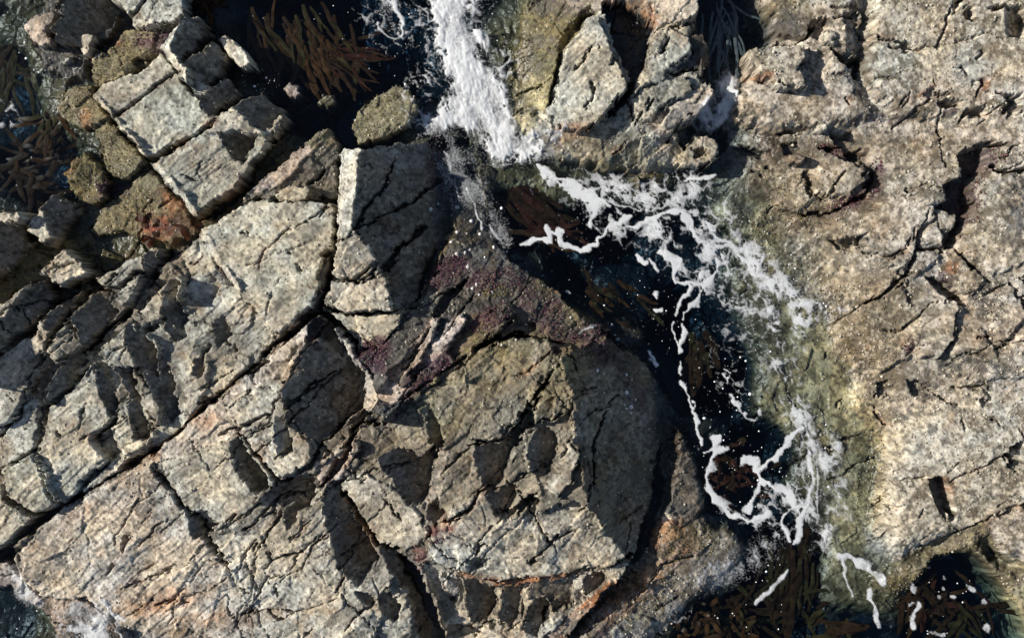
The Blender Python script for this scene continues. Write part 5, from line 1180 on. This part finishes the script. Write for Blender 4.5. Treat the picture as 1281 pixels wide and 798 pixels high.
def f_area(D, pts, s, mode, feather=14, jag=1.0):
    wj, wi = window(pts, feather + 22)
    u = U[wj, wi] + jag * (FWU[wj, wi] - U[wj, wi]); v = V[wj, wi] + jag * (FWV[wj, wi] - V[wj, wi])
    if mode == 'solid':
        u = u + 17 * FBL[wj, wi]; v = v + 17 * fbm(U[wj, wi], V[wj, wi], 60, 160, 3, .5)
    sd = sdist(pts, u, v)
    k = sstep(sd, -feather * .7, feather)
    fb, fb2, fs = FB[wj, wi], FB2[wj, wi], FBS[wj, wi]
    if mode == 'solid':
        K = k * (s * .88 + .62 * fb + .5 * fs)
        val = np.maximum(sstep(1.15 * K ** 1 - .9 * np.minimum(E1[wj, wi], .1 + E2[wj, wi]), -.05, .45), .22 * k) * np.clip(.82 + .5 * fb + .6 * fs + .12 * fb2, .2, 1)
    elif mode in ('lace', 'flow'):
        K = k * s * np.clip(.30 + .58 * fb + .25 * fs, 0, .8)
        e = np.minimum(E1[wj, wi], .16 + E2[wj, wi]) if mode == 'lace' else np.minimum(EV[wj, wi], .2 + E2[wj, wi])
        val = sstep(K ** 1.1 - e * .9, -.03, .16) * np.clip(.12 + 1.3 * K + .25 * fb2, 0, 1) + .14 * K
    elif mode == 'wisp':
        val = k * s * np.clip(.42 + .9 * fb + .9 * fs + .3 * fb2, 0, 1)
    D[wj, wi] = np.maximum(D[wj, wi], np.clip(val, 0, 1))


def f_blob(D, x, y, rx, ry, rot=0, s=1.0):
    wj, wi = window([(x - rx - ry, y - rx - ry), (x + rx + ry, y + rx + ry)], 8)
    u = U[wj, wi] * .4 + FWU[wj, wi] * .6; v = V[wj, wi] * .4 + FWV[wj, wi] * .6
    c, sn_ = math.cos(math.radians(rot)), math.sin(math.radians(rot))
    a = ((u - x) * c + (v - y) * sn_) / rx; b = (-(u - x) * sn_ + (v - y) * c) / ry
    D[wj, wi] = np.maximum(D[wj, wi], s * sstep(1.15 - np.hypot(a, b) + .55 * FB2[wj, wi] - .35 * E2[wj, wi], 0, .5) * np.clip(.75 + .6 * FB2[wj, wi], 0, 1))


def foam(name, D, lift=.035, **props):
    cell = np.maximum(np.maximum(D[:-1, :-1], D[1:, :-1]), np.maximum(D[:-1, 1:], D[1:, 1:])) > .03
    q = cells_to_faces(cell)
    if len(q) == 0:
        return None
    used, inv = np.unique(q, return_inverse=True)
    z = np.maximum(WATERZ + .012, H + .010) + lift * D * (.8 + .5 * FB + .3 * FBS)
    co = np.stack([WX.ravel()[used], WY.ravel()[used], z.ravel()[used]], 1)
    base = np.array([co[:, 0].mean(), co[:, 1].mean(), co[:, 2].min()])
    me = raw_mesh(name, co - base, inv.reshape(q.shape), FOAMM, None, dict(dens=D.ravel()[used]))
    return link(name, me, None, base, **props)


def newD():
    return np.zeros(U.shape)


D = newD()      # the white surge pouring in from the top
f_area(D, [(536, -105), (590, -105), (602, 20), (612, 70), (620, 112), (636, 150), (662, 168), (692, 176), (688, 196), (640, 204), (606, 198), (588, 176), (562, 164), (532, 180), (518, 162), (544, 138), (554, 108), (558, 70), (544, 30)], 1.0, 'solid', 22)
f_area(D, [(500, 100), (545, 80), (545, 165), (505, 160), (495, 130)], .75, 'lace', 10); f_area(D, [(596, 20), (640, 60), (640, 160), (615, 120)], .7, 'lace', 10); f_area(D, [(520, 40), (560, 20), (555, 110), (530, 120)], .55, 'lace', 14)
f_area(D, [(668, 160), (704, 176), (700, 200), (670, 206)], .6, 'wisp', 10)
foam('foam_surge', D, .035, kind='stuff', label='thick white surge of foam pouring through the gap at top', category='foam')
D = newD()
f_area(D, [(458, -105), (500, -105), (504, 30), (494, 46), (484, 34), (472, 16)], .75, 'wisp', 12); f_stroke(D, [(486, -10), (494, 12), (500, 36), (496, 48)], 4, .9); f_stroke(D, [(470, 30), (480, 46), (500, 50)], 2.0, .7); f_area(D, [(440, 0), (540, 0), (540, 60), (470, 70), (450, 40)], .55, 'lace', 14)
foam('foam_curl', D, .03, kind='stuff', label='thin curl of foam left of the main surge', category='foam')
D = newD()      # lace network in the pool
for pts, w, s in [([(680, 212), (702, 228), (722, 240), (746, 250), (762, 262)], 9, 1), ([(746, 250), (746, 272), (736, 284)], 5, 1), ([(650, 310), (666, 303), (690, 304), (683, 286), (702, 300), (720, 312), (746, 304), (764, 286), (792, 270)], 5, 1),
                  ([(790, 286), (815, 270), (850, 262), (862, 280), (872, 302)], 5.5, 1), ([(826, 314), (846, 326), (838, 346), (852, 357), (880, 358), (902, 338), (896, 322)], 5.5, 1), ([(846, 355), (840, 340), (836, 318)], 5.5, 1), ([(858, 356), (852, 385), (846, 395)], 3.5, 1), ([(880, 360), (868, 384), (856, 398)], 3, 1),
                  ([(844, 404), (850, 428), (854, 440)], 3.5, 1), ([(856, 402), (858, 420), (852, 436)], 3.5, 1), ([(850, 474), (856, 494), (866, 510), (872, 530), (880, 556)], 4.5, 1), ([(862, 498), (870, 502), (868, 514)], 3, 1), ([(852, 450), (852, 462)], 2.5, .9),
                  ([(852, 232), (878, 224), (896, 219)], 4, .9), ([(764, 254), (800, 264), (838, 256), (872, 270)], 7, .7), ([(722, 246), (760, 236), (800, 240)], 4, .7), ([(900, 300), (930, 320), (944, 344), (960, 352)], 6, .9), ([(876, 300), (905, 310), (936, 308)], 5, .8), ([(800, 318), (806, 326)], 4, 1), ([(815, 325), (822, 336)], 3, .8), ([(816, 364), (820, 372)], 4.5, 1), ([(816, 388), (824, 392)], 4, 1), ([(812, 442), (816, 454)], 3, 1), ([(730, 410), (748, 408)], 4, .8), ([(706, 366), (710, 370)], 4, .9)]:
    f_stroke(D, pts, w, s)
f_area(D, [(684, 204), (740, 216), (800, 224), (870, 216), (920, 262), (965, 312), (1010, 362), (1066, 380), (1020, 406), (1004, 446), (968, 430), (930, 400), (880, 380), (824, 330), (776, 306), (712, 268)], 1.0, 'lace', 22)
f_area(D, [(880, 280), (940, 310), (985, 370), (1000, 420), (960, 400), (920, 340)], .35, 'wisp', 16)
foam('foam_lace', D, .006, kind='stuff', label='white lace of foam strands spread across the dark pool', category='foam')
D = newD()
f_area(D, [(962, 420), (1000, 425), (1012, 500), (1052, 550), (1064, 640), (1030, 700), (1004, 640), (990, 560), (968, 500)], .95, 'flow', 16); f_area(D, [(1000, 500), (1050, 560), (1060, 650), (1030, 680), (1010, 600)], .55, 'wisp', 18); f_area(D, [(985, 500), (1030, 520), (1060, 600), (1050, 700), (1010, 690), (1020, 600)], .45, 'wisp', 18); f_area(D, [(900, 250), (990, 330), (1060, 390), (1000, 400), (940, 340)], .22, 'wisp', 20); f_area(D, [(870, 400), (960, 400), (975, 520), (930, 540), (880, 470)], .42, 'lace', 14)
f_stroke(D, [(898, 470), (904, 478), (908, 470), (900, 464)], 2.4, .9); f_stroke(D, [(916, 492), (930, 512), (946, 522)], 2, .8); f_blob(D, 950, 514, 4, 6)
f_area(D, [(980, 370), (1066, 378), (1060, 400), (1000, 400)], .7, 'lace', 10)
foam('foam_film', D, .005, kind='stuff', label='broken foam film over the green shallows right of the pool', category='foam')
D = newD()
for pts, w, s in [([(896, 546), (894, 560), (884, 566)], 5, 1), ([(908, 562), (896, 566), (886, 590), (886, 606), (892, 622), (906, 640), (934, 652), (956, 644)], 6.5, 1), ([(930, 576), (944, 580), (950, 598), (958, 606)], 7, 1), ([(1004, 534), (986, 552), (972, 572), (956, 584), (946, 588)], 5, 1), ([(950, 596), (966, 608), (984, 614), (990, 634), (978, 656), (984, 676)], 7.5, 1),
                  ([(1012, 566), (1016, 600), (1008, 634), (992, 680)], 4.5, .9), ([(950, 600), (944, 620), (936, 640)], 5, .9), ([(1022, 590), (1022, 650)], 2, .7)]:
    f_stroke(D, pts, w, s, .7)
f_area(D, [(955, 605), (1000, 600), (1010, 640), (985, 685), (960, 670), (935, 660), (900, 650), (885, 620), (900, 620), (940, 645)], .95, 'lace', 10)
foam('foam_swirl', D, .006, kind='stuff', label='bright swirling foam ring at the lower end of the pool', category='foam')
D = newD()
f_area(D, [(862, 716), (900, 700), (950, 668), (985, 672), (966, 702), (904, 734), (872, 744), (800, 798), (750, 790), (800, 748)], .40, 'wisp', 16); f_area(D, [(840, 716), (900, 696), (950, 672), (980, 676), (950, 704), (890, 734)], .7, 'lace', 12); f_area(D, [(760, 780), (800, 750), (860, 740), (880, 745), (830, 800), (760, BB)], .4, 'lace', 10)
foam('foam_wash', D, .01, kind='stuff', label='thin streaky wash over the rusty shelf at bottom centre', category='foam')
D = newD()
f_area(D, [(8, 702), (36, 716), (64, 748), (82, 762), (120, 744), (172, 772), (204, BB), (130, BB), (96, 776), (52, 764), (20, 744)], .85, 'wisp', 10); f_area(D, [(60, 750), (130, 750), (200, 790), (200, BB), (60, BB)], .7, 'lace', 10); f_area(D, [(150, 760), (230, 790), (230, BB), (150, BB)], .5, 'wisp', 10); f_stroke(D, [(22, 712), (34, 724), (44, 738)], 6, .9, 1); f_stroke(D, [(132, 744), (150, 756), (166, 764)], 6, .8, 1)
foam('foam_fringe', D, .015, kind='stuff', label='patchy white wash around the bottom left ledge', category='foam')
D = newD()
f_area(D, [(868, 134), (890, 122), (896, 98), (912, 90), (924, 96), (922, 122), (914, 150), (892, 162), (866, 154)], .9, 'wisp', 8); f_stroke(D, [(912, 98), (916, 120), (900, 140)], 8, .95, 1)
foam('foam_puff', D, .03, kind='stuff', label='small puff of foam in the narrow gully at top', category='foam')
D = newD()
f_area(D, [(530, 168), (594, 170), (612, 236), (644, 300), (624, 318), (596, 262), (566, 268), (546, 226)], .34, 'wisp', 14); f_stroke(D, [(586, 240), (594, 270), (604, 290)], 1.8, .8); f_stroke(D, [(556, 190), (566, 230), (572, 252)], 1.8, .6); f_stroke(D, [(612, 282), (622, 296), (634, 310)], 1.8, .6); f_area(D, [(640, 190), (700, 200), (690, 250), (640, 240)], .35, 'lace', 10)
foam('foam_trickle', D, .01, kind='stuff', label='grey film of water trickling over the rock lip below the surge', category='foam')
D = newD()
f_area(D, [(R, 118), (14, 122), (24, 140), (16, 160), (R, 172)], .7, 'lace', 6)
foam('foam_patch', D, .015, kind='stuff', label='small speckled foam patch on the left edge', category='foam')
ST = [([(948, 752), (958, 742), (970, 728), (986, 712)], 3.6, 'slim white foam streak in dark kelp water at bottom'), ([(1050, 694), (1066, 700), (1080, 712), (1100, 726)], 6, 'thick bent foam streak on green shallows lower right'), ([(1054, 700), (1060, 722), (1066, 746)], 1.8, 'hair-thin vertical foam line under the bent streak'),
      ([(1086, 740), (1094, 762), (1100, 780)], 3.6, 'foam trail ending at the bottom edge below the bent streak'), ([(1146, 756), (1142, 770), (1144, 784)], 4.5, 'upright foam patch in the lower right pool')]
for pts, w, lab in ST:
    D = newD(); f_stroke(D, pts, w, 1, .6, .5, True)
    foam('foam_streak', D, .006, label=lab, category='foam', group='foam streaks')
D = newD()
for x, y, rx, ry, r in [(1140, 738, 5, 6, 0), (1176, 746, 4, 3, 0), (1194, 747, 6, 3, 10), (1182, 738, 3, 3, 0), (1216, 733, 8, 4, 30), (1231, 753, 4, 6, -20), (1233, 786, 6, 8, -30), (1136, 756, 4, 3, 0), (1172, 792, 12, 4, 15), (1183, 724, 3, 6, 10)]:
    f_blob(D, x, y, rx * .85, ry * .85, r, .72)
foam('foam_blobs', D, .006, kind='stuff', label='loose foam blobs floating on the lower right pool', category='foam')


# ---- tiny flecks of spray and bubbles
def sample(arr, u, v):
    i = np.clip(((u - gu[0]) / STEP).round().astype(int), 0, NU - 1); j = np.clip(((v - gv[0]) / STEP).round().astype(int), 0, NV - 1)
    return arr[j, i]


def scatter(polys, n):
    out_u, out_v = [], []
    for pl, m in polys:
        xs = [p[0] for p in pl]; ys = [p[1] for p in pl]
        u = RNG.uniform(min(xs), max(xs), m * 3); v = RNG.uniform(min(ys), max(ys), m * 3)
        ok = sdist(pl, u, v) > 0
        out_u.append(u[ok][:m]); out_v.append(v[ok][:m])
    return np.concatenate(out_u), np.concatenate(out_v)


def domes(name, u, v, z, r, h, material, cols=None, sides=6, flat=.55, **props):
    """many tiny domed studs in one mesh (barnacles, bubbles, shells)"""
    n = len(u)
    x = (u - CU) / 100; y = (CV - v) / 100
    ang = np.arange(sides) * 2 * math.pi / sides
    ph = RNG.uniform(0, 6.28, n)[:, None] + ang
    el = RNG.uniform(.7, 1.3, n)[:, None]
    ring0 = np.stack([x[:, None] + np.cos(ph) * r[:, None] * el, y[:, None] + np.sin(ph) * r[:, None], np.repeat(z[:, None] - .004, sides, 1)], -1)
    ring1 = np.stack([x[:, None] + np.cos(ph) * r[:, None] * flat * el, y[:, None] + np.sin(ph) * r[:, None] * flat, np.repeat((z + h)[:, None], sides, 1)], -1)
    tip = np.stack([x, y, z + h * 1.12], -1)[:, None]
    co = np.concatenate([ring0, ring1, tip], 1)
    per = 2 * sides + 1
    f = []
    for k in range(sides):
        k2 = (k + 1) % sides
        f += [(k, k2, sides + k2), (k, sides + k2, sides + k), (sides + k, sides + k2, 2 * sides)]
    f = (np.arange(n)[:, None, None] * per + np.array(f)[None]).reshape(-1, 3)
    c = None if cols is None else np.repeat(cols, per, 0)
    me = raw_mesh(name, co.reshape(-1, 3), f, material, c)
    return link(name, me, None, (0, 0, 0), **props)


fl = [([(380, 0), (480, 0), (480, 110), (400, 60)], 26), ([(290, 0), (400, 0), (400, 60), (300, 60)], 8), ([(300, 90), (350, 90), (350, 120), (300, 115)], 60), ([(0, 0), (30, 0), (60, 60), (60, 100), (30, 90)], 70), ([(40, 50), (110, 70), (110, 105), (50, 100)], 60), ([(R, 150), (60, 160), (90, 250), (R, 250)], 30),
      ([(610, 220), (800, 260), (830, 340), (780, 400), (650, 350)], 60), ([(780, 330), (880, 360), (970, 420), (960, 540), (890, 560), (840, 470)], 170), ([(860, 540), (980, 540), (1010, 640), (900, 640)], 120), ([(700, 400), (830, 430), (850, 560), (800, 520)], 40),
      ([(860, 700), (980, 680), (1000, 798), (880, 798)], 45), ([(1130, 720), (1230, 720), (1250, 798), (1130, 798)], 25), ([(980, 420), (1050, 560), (1060, 680), (1010, 640)], 90), ([(0, 720), (200, 770), (200, 798), (0, 798)], 90), ([(540, 180), (620, 200), (640, 330), (560, 320)], 60), ([(900, 250), (1000, 300), (1050, 400), (980, 380)], 120), ([(480, 0), (540, 0), (540, 160), (500, 150)], 90), ([(600, 0), (640, 40), (640, 170), (620, 120)], 70)]
u, v = scatter(fl, 0)
keep = (RNG.uniform(0, 1, len(u)) < .45) & (sample(H, u, v) < .02); u, v = u[keep], v[keep]
r = RNG.gamma(1.1, .0030, len(u)) + .002
z = np.maximum(sample(WATERZ, u, v) + .004, sample(H, u, v))
FLECK = simple_material('foam flecks', (.8, .82, .84), .4, .1)
domes('foam_flecks', u, v, z, np.minimum(r, .022), r * .35, FLECK, None, 7, .7, kind='stuff')

# ---- barnacles and small shells on the rock
n = 60000
u = RNG.uniform(-130, 1410, n); v = RNG.uniform(-100, 900, n)
hh = sample(H, u, v); den = .10 + .55 * np.clip(sample(A_MIC, u, v) - .8, 0, 1) + .25 * np.clip(sample(A_LMP, u, v) - .7, 0, 1)
den *= np.clip(.5 + 2.2 * fbm(u, v, 34, 161, 3), 0, 1.6)
den[sample(ID, u, v) == 0] *= .35
ok = (RNG.uniform(0, 1, n) < den) & (hh > -.06)
u, v, hh = u[ok], v[ok], hh[ok]
r = RNG.gamma(3.0, .0026, len(u)) + .003
shade = (RNG.uniform(.45, 1.15, len(u)) * np.where(sample(C.mean(-1), u, v) < .09, .5, 1))[:, None] * np.array([.50, .45, .36])
BARN = simple_material('barnacle shell', (.5, .46, .37), .8, .25, 60, .2, attr=True)
domes('barnacles', u, v, hh, np.minimum(r, .02), r * .8, BARN, shade, 6, .5, kind='stuff')
u, v = scatter([([(530, 250), (620, 250), (620, 380), (540, 370)], 26), ([(640, 330), (780, 380), (790, 440), (650, 420)], 10), ([(740, 460), (800, 470), (800, 520), (740, 500)], 8)], 0)
r = RNG.uniform(.012, .030, len(u))
domes('white_shells', u, v, sample(H, u, v), r, r * .7, BARN, RNG.uniform(.8, 1.2, len(u))[:, None] * np.array([.62, .60, .58]), 8, .6, kind='stuff')

# ================================================================== weed
def blade_mesh(name, base, path, width, material, curl=.07, col=None):
    """one flat frond along path [(x,y,z)...] with a raised midrib and tapering ends"""
    n = len(path); co = []
    for k, p in enumerate(path):
        a = path[max(k - 1, 0)]; b = path[min(k + 1, n - 1)]
        tx, ty = b[0] - a[0], b[1] - a[1]; L = math.hypot(tx, ty) or 1
        t = k / (n - 1); w = width * (.35 + 1.0 * math.sin(math.pi * min(1, .12 + t * .86)) ** .7) * .5
        nx, ny = -ty / L * w, tx / L * w
        zz = w * curl
        co += [(p[0] - nx, p[1] - ny, p[2] - zz), (p[0], p[1], p[2] + zz), (p[0] + nx, p[1] + ny, p[2] - zz)]
    f = []
    for k in range(n - 1):
        o = 3 * k
        f += [(o, o + 1, o + 4, o + 3), (o + 1, o + 2, o + 5, o + 4)]
    me = raw_mesh(name, np.array(co) - np.array(base), np.array(f), material)
    return me


KELPS = [simple_material('kelp amber', (.042, .021, .008), .38, .5, 14, .08), simple_material('kelp brown', (.024, .013, .006), .42, .5, 14, .08), simple_material('kelp olive', (.030, .024, .009), .42, .5, 14, .08), simple_material('hair weed', (.055, .075, .085), .5, .4, 14, .4), simple_material('kelp red brown', (.038, .014, .008), .42, .5, 14, .08)]
CL = [  # label, centre, spread, count, heading (deg, image sense), fan, length, width, depth, materials
    ('fan of amber kelp fronds in the dark water at top', (366, 34), (60, 30), 70, 72, 22, (36, 72), (2.4, 5), -.07, (0, 1, 1, 2)),
    ('reddish kelp fronds trailing right of the amber fan', (412, 60), (14, 16), 24, 25, 34, (40, 75), (2, 4), -.05, (1, 4, 1)),
    ('curved amber kelp bundle at the lower end of the fan', (394, 66), (24, 18), 36, 62, 16, (30, 50), (2.4, 5), -.05, (0, 0, 1, 2)),
    ('orange-flecked weed clump at the top edge beside the notched slab', (256, 2), (18, 12), 14, 80, 90, (16, 32), (4, 8), .05, (0, 4, 1)),
    ('brown kelp patch under water at the far left top', (12, 70), (22, 30), 22, 70, 60, (40, 80), (3, 6), -.16, (1, 2)),
    ('tan kelp clump left of the crusted boulder', (62, 150), (14, 16), 14, 110, 70, (24, 48), (3, 6), -.04, (1, 0, 2)),
    ('dark kelp bed in the cove at left, scattered amber spots', (32, 210), (34, 30), 34, 100, 120, (28, 60), (3, 6), -.16, (1, 1, 0)),
    ('red-brown kelp streaks at the upper end of the pool', (640, 246), (14, 18), 20, 28, 14, (50, 95), (4, 8), -.14, (4, 1)),
    ('brown kelp strip beneath the curled foam strand', (668, 292), (16, 6), 14, 10, 14, (40, 70), (3, 7), -.10, (4, 1, 0)),
    ('amber kelp blades lying mid pool', (758, 368), (44, 26), 26, 40, 9, (16, 34), (2.5, 5), -.12, (0, 2, 1)),
    ('dark kelp inside the foam swirl', (922, 594), (30, 34), 34, 60, 100, (14, 30), (3, 7), -.10, (4, 1, 4)),
    ('brown kelp under the long foam strand', (872, 430), (14, 20), 12, 84, 30, (30, 60), (5, 9), -.10, (1, 2)),
    ('long brown kelp fronds trailing down below the swirl', (1004, 700), (26, 34), 40, 98, 14, (40, 80), (3, 6), -.14, (1, 2, 1)),
    ('dark drifting kelp tangle at bottom right of centre', (950, 756), (70, 34), 44, 60, 160, (40, 80), (3, 6), -.16, (1, 2, 1)),
    ('bright orange kelp clump at the bottom edge', (884, 780), (44, 16), 40, 80, 140, (10, 22), (3, 5), -.03, (0, 0, 2, 1)),
    ('brown kelp clump in the lower right pool', (1156, 750), (40, 26), 30, 60, 140, (22, 44), (3, 6), -.12, (1, 4, 0)),
    ('dark kelp at the right part of the lower right pool', (1206, 768), (40, 28), 30, 100, 120, (28, 60), (3, 6), -.14, (1, 2, 1)),
    ('pale hair weed streaming down the narrow top gully', (904, 20), (18, 24), 26, 82, 34, (50, 90), (1.6, 3.2), .0, (3, 3)),
    ('reddish weed tuft under the stepped slab', (206, 280), (22, 14), 16, 60, 180, (12, 26), (4, 8), .17, (4, 1)),
    ('dark weed fringe at the very bottom edge below kelp fronds', (1040, 786), (24, 12), 14, 70, 120, (26, 60), (4, 8), -.06, (2, 1)),
]
for lab, (cx, cy), (sx, sy), cnt, head, fan_, ln, wd, zz, mats in CL:
    base = ((cx - CU) / 100, (CV - cy) / 100, zz - .05)
    root = link('kelp_clump', None, None, base, label=lab, category='seaweed', group='kelp and weed clumps')
    for k in range(cnt):
        u0 = cx + random.gauss(0, sx * .6); v0 = cy + random.gauss(0, sy * .6)
        a = math.radians(head + random.uniform(-fan_, fan_) * (1 if random.random() < .8 else 1.5)); L = random.uniform(*ln)
        bend = random.uniform(-.45, .45); path = []; z0 = zz + random.uniform(-.04, .03)
        for s in range(9):
            t = s / 8
            path.append(((u0 - CU) / 100, (CV - v0) / 100, z0 + .012 * math.sin(t * 7 + k) - .02 * t))
            aa = a + bend * t + .16 * math.sin(t * 9 + k * 2)
            u0 += math.cos(aa) * L / 8; v0 += math.sin(aa) * L / 8
        me = blade_mesh('frond', base, path, random.uniform(*wd) / 100, KELPS[random.choice(mats)])
        link('frond', me, root)
    me = raw_mesh('holdfast', np.array([(.05 * math.cos(a) * (1 - lv * .6), .05 * math.sin(a) * (1 - lv * .6), -.03 + .03 * lv) for lv in (0, 1) for a in [6.283 * q / 8 for q in range(8)]]), np.array([(q, (q + 1) % 8, 8 + (q + 1) % 8, 8 + q) for q in range(8)]), KELPS[1])
    link('holdfast', me, root)


def leaves(name, u, v, z, size, material, cols, **props):
    """many small upright-ish leaflets in one mesh"""
    n = len(u); x = (u - CU) / 100; y = (CV - v) / 100
    a = RNG.uniform(0, 6.28, n); w = size * RNG.uniform(.25, .5, n); L = size * RNG.uniform(.7, 1.3, n)
    dx, dy = np.cos(a), np.sin(a); up = RNG.uniform(.15, .9, n) * size
    p0 = np.stack([x, y, z - .004], -1)
    p1 = np.stack([x + dx * L * .5 - dy * w, y + dy * L * .5 + dx * w, z + up * .6], -1)
    p2 = np.stack([x + dx * L, y + dy * L, z + up], -1)
    p3 = np.stack([x + dx * L * .5 + dy * w, y + dy * L * .5 - dx * w, z + up * .7], -1)
    co = np.stack([p0, p1, p2, p3], 1).reshape(-1, 3)
    f = np.arange(n * 4).reshape(-1, 4)
    base = np.array([x.mean(), y.mean(), z.min()])
    me = raw_mesh(name, co - base, f, material, np.repeat(cols, 4, 0), smooth=False)
    return link(name, me, None, base, **props)


LEAF = simple_material('small weed', (.1, .05, .05), .6, .3, 40, .3, attr=True)


def ell(x, y, rx, ry, rot, n):
    r = np.sqrt(RNG.uniform(0, 1, n)); t = RNG.uniform(0, 6.283, n)
    a, b = r * np.cos(t) * rx, r * np.sin(t) * ry
    c, s = math.cos(math.radians(rot)), math.sin(math.radians(rot))
    return x + a * c - b * s, y + a * s + b * c


def leaf_patch(name, ells, size, colr, **props):
    us, vs = zip(*[ell(x, y, rx, ry, rot, n) for x, y, rx, ry, rot, n in ells])
    u, v = np.concatenate(us), np.concatenate(vs)
    z = sample(H, u, v); ok = z > -.12
    u, v, z = u[ok], v[ok], z[ok]
    cols = np.array(colr) * RNG.uniform(.4, 1.5, len(u))[:, None]
    leaves(name, u, v, z, size * RNG.uniform(.6, 1.3, len(u)), LEAF, cols, **props)


leaf_patch('purple_weed', [(470, 440, 22, 16, -40, 300), (560, 340, 26, 16, -40, 350), (620, 350, 36, 14, -10, 420), (610, 400, 34, 12, -30, 350), (690, 400, 14, 30, 0, 300), (735, 425, 24, 22, 0, 300), (540, 470, 44, 6, -40, 260), (546, 210, 12, 45, 0, 250), (196, 50, 24, 10, -20, 220), (140, 236, 14, 8, 0, 160)], .022, (.085, .032, .05), kind='stuff')
leaf_patch('purple_weed', [(1042, 190, 22, 6, 20, 160), (1090, 222, 8, 22, 0, 160), (1060, 252, 34, 7, -18, 200), (1205, 250, 10, 34, 10, 200), (1228, 202, 12, 14, 0, 100), (1130, 432, 12, 9, 0, 120), (528, 692, 8, 10, 0, 90), (550, 664, 16, 4, -20, 80), (132, 545, 6, 8, 0, 50)], .02, (.10, .026, .035), kind='stuff')
leaf_patch('brown_turf', [(620, 365, 16, 10, 0, 160), (800, 745, 50, 30, -30, 500), (855, 675, 40, 24, 0, 500), (150, 190, 26, 36, -40, 600), (104, 134, 28, 24, 0, 350), (104, 220, 24, 32, 0, 350), (160, 262, 40, 30, -20, 450), (150, 80, 34, 22, -30, 350), (478, 145, 34, 26, -30, 400), (1180, 705, 80, 18, -20, 600), (1080, 420, 36, 70, -20, 800), (1085, 600, 22, 70, 0, 500), (1000, 250, 60, 30, 20, 700), (960, 280, 30, 30, 30, 300), (660, 70, 26, 60, 0, 500), (1110, 740, 40, 24, 0, 300)], .018, (.17, .145, .06), kind='stuff')
for x, y, rx, ry, rot, n, lab in [(1222, 372, 18, 30, -15, 700, 'charcoal tuft of wiry weed beside the dark wedge-shaped shadow'), (1196, 452, 22, 14, -40, 500, 'small charcoal weed tuft on pale rock above the slotted slab'), (1268, 268, 16, 52, 0, 900, 'long charcoal weed patch on the right edge'), (1150, 486, 20, 10, 10, 350, 'black weed clump at the top rim of the slotted slab'), (1236, 462, 26, 9, 25, 300, 'sparse dark weed speckles above the slotted slab'), (1258, 205, 18, 8, 0, 200, 'dark weed fringe under the plateau at right edge')]:
    u, v = ell(x, y, rx, ry, rot, n)
    z = sample(H, u, v)
    leaves('weed_tuft', u, v, z, RNG.uniform(.008, .018, len(u)), LEAF, np.array((.085, .085, .075)) * RNG.uniform(.4, 1.7, len(u))[:, None], kind='stuff', label=lab, category='seaweed')
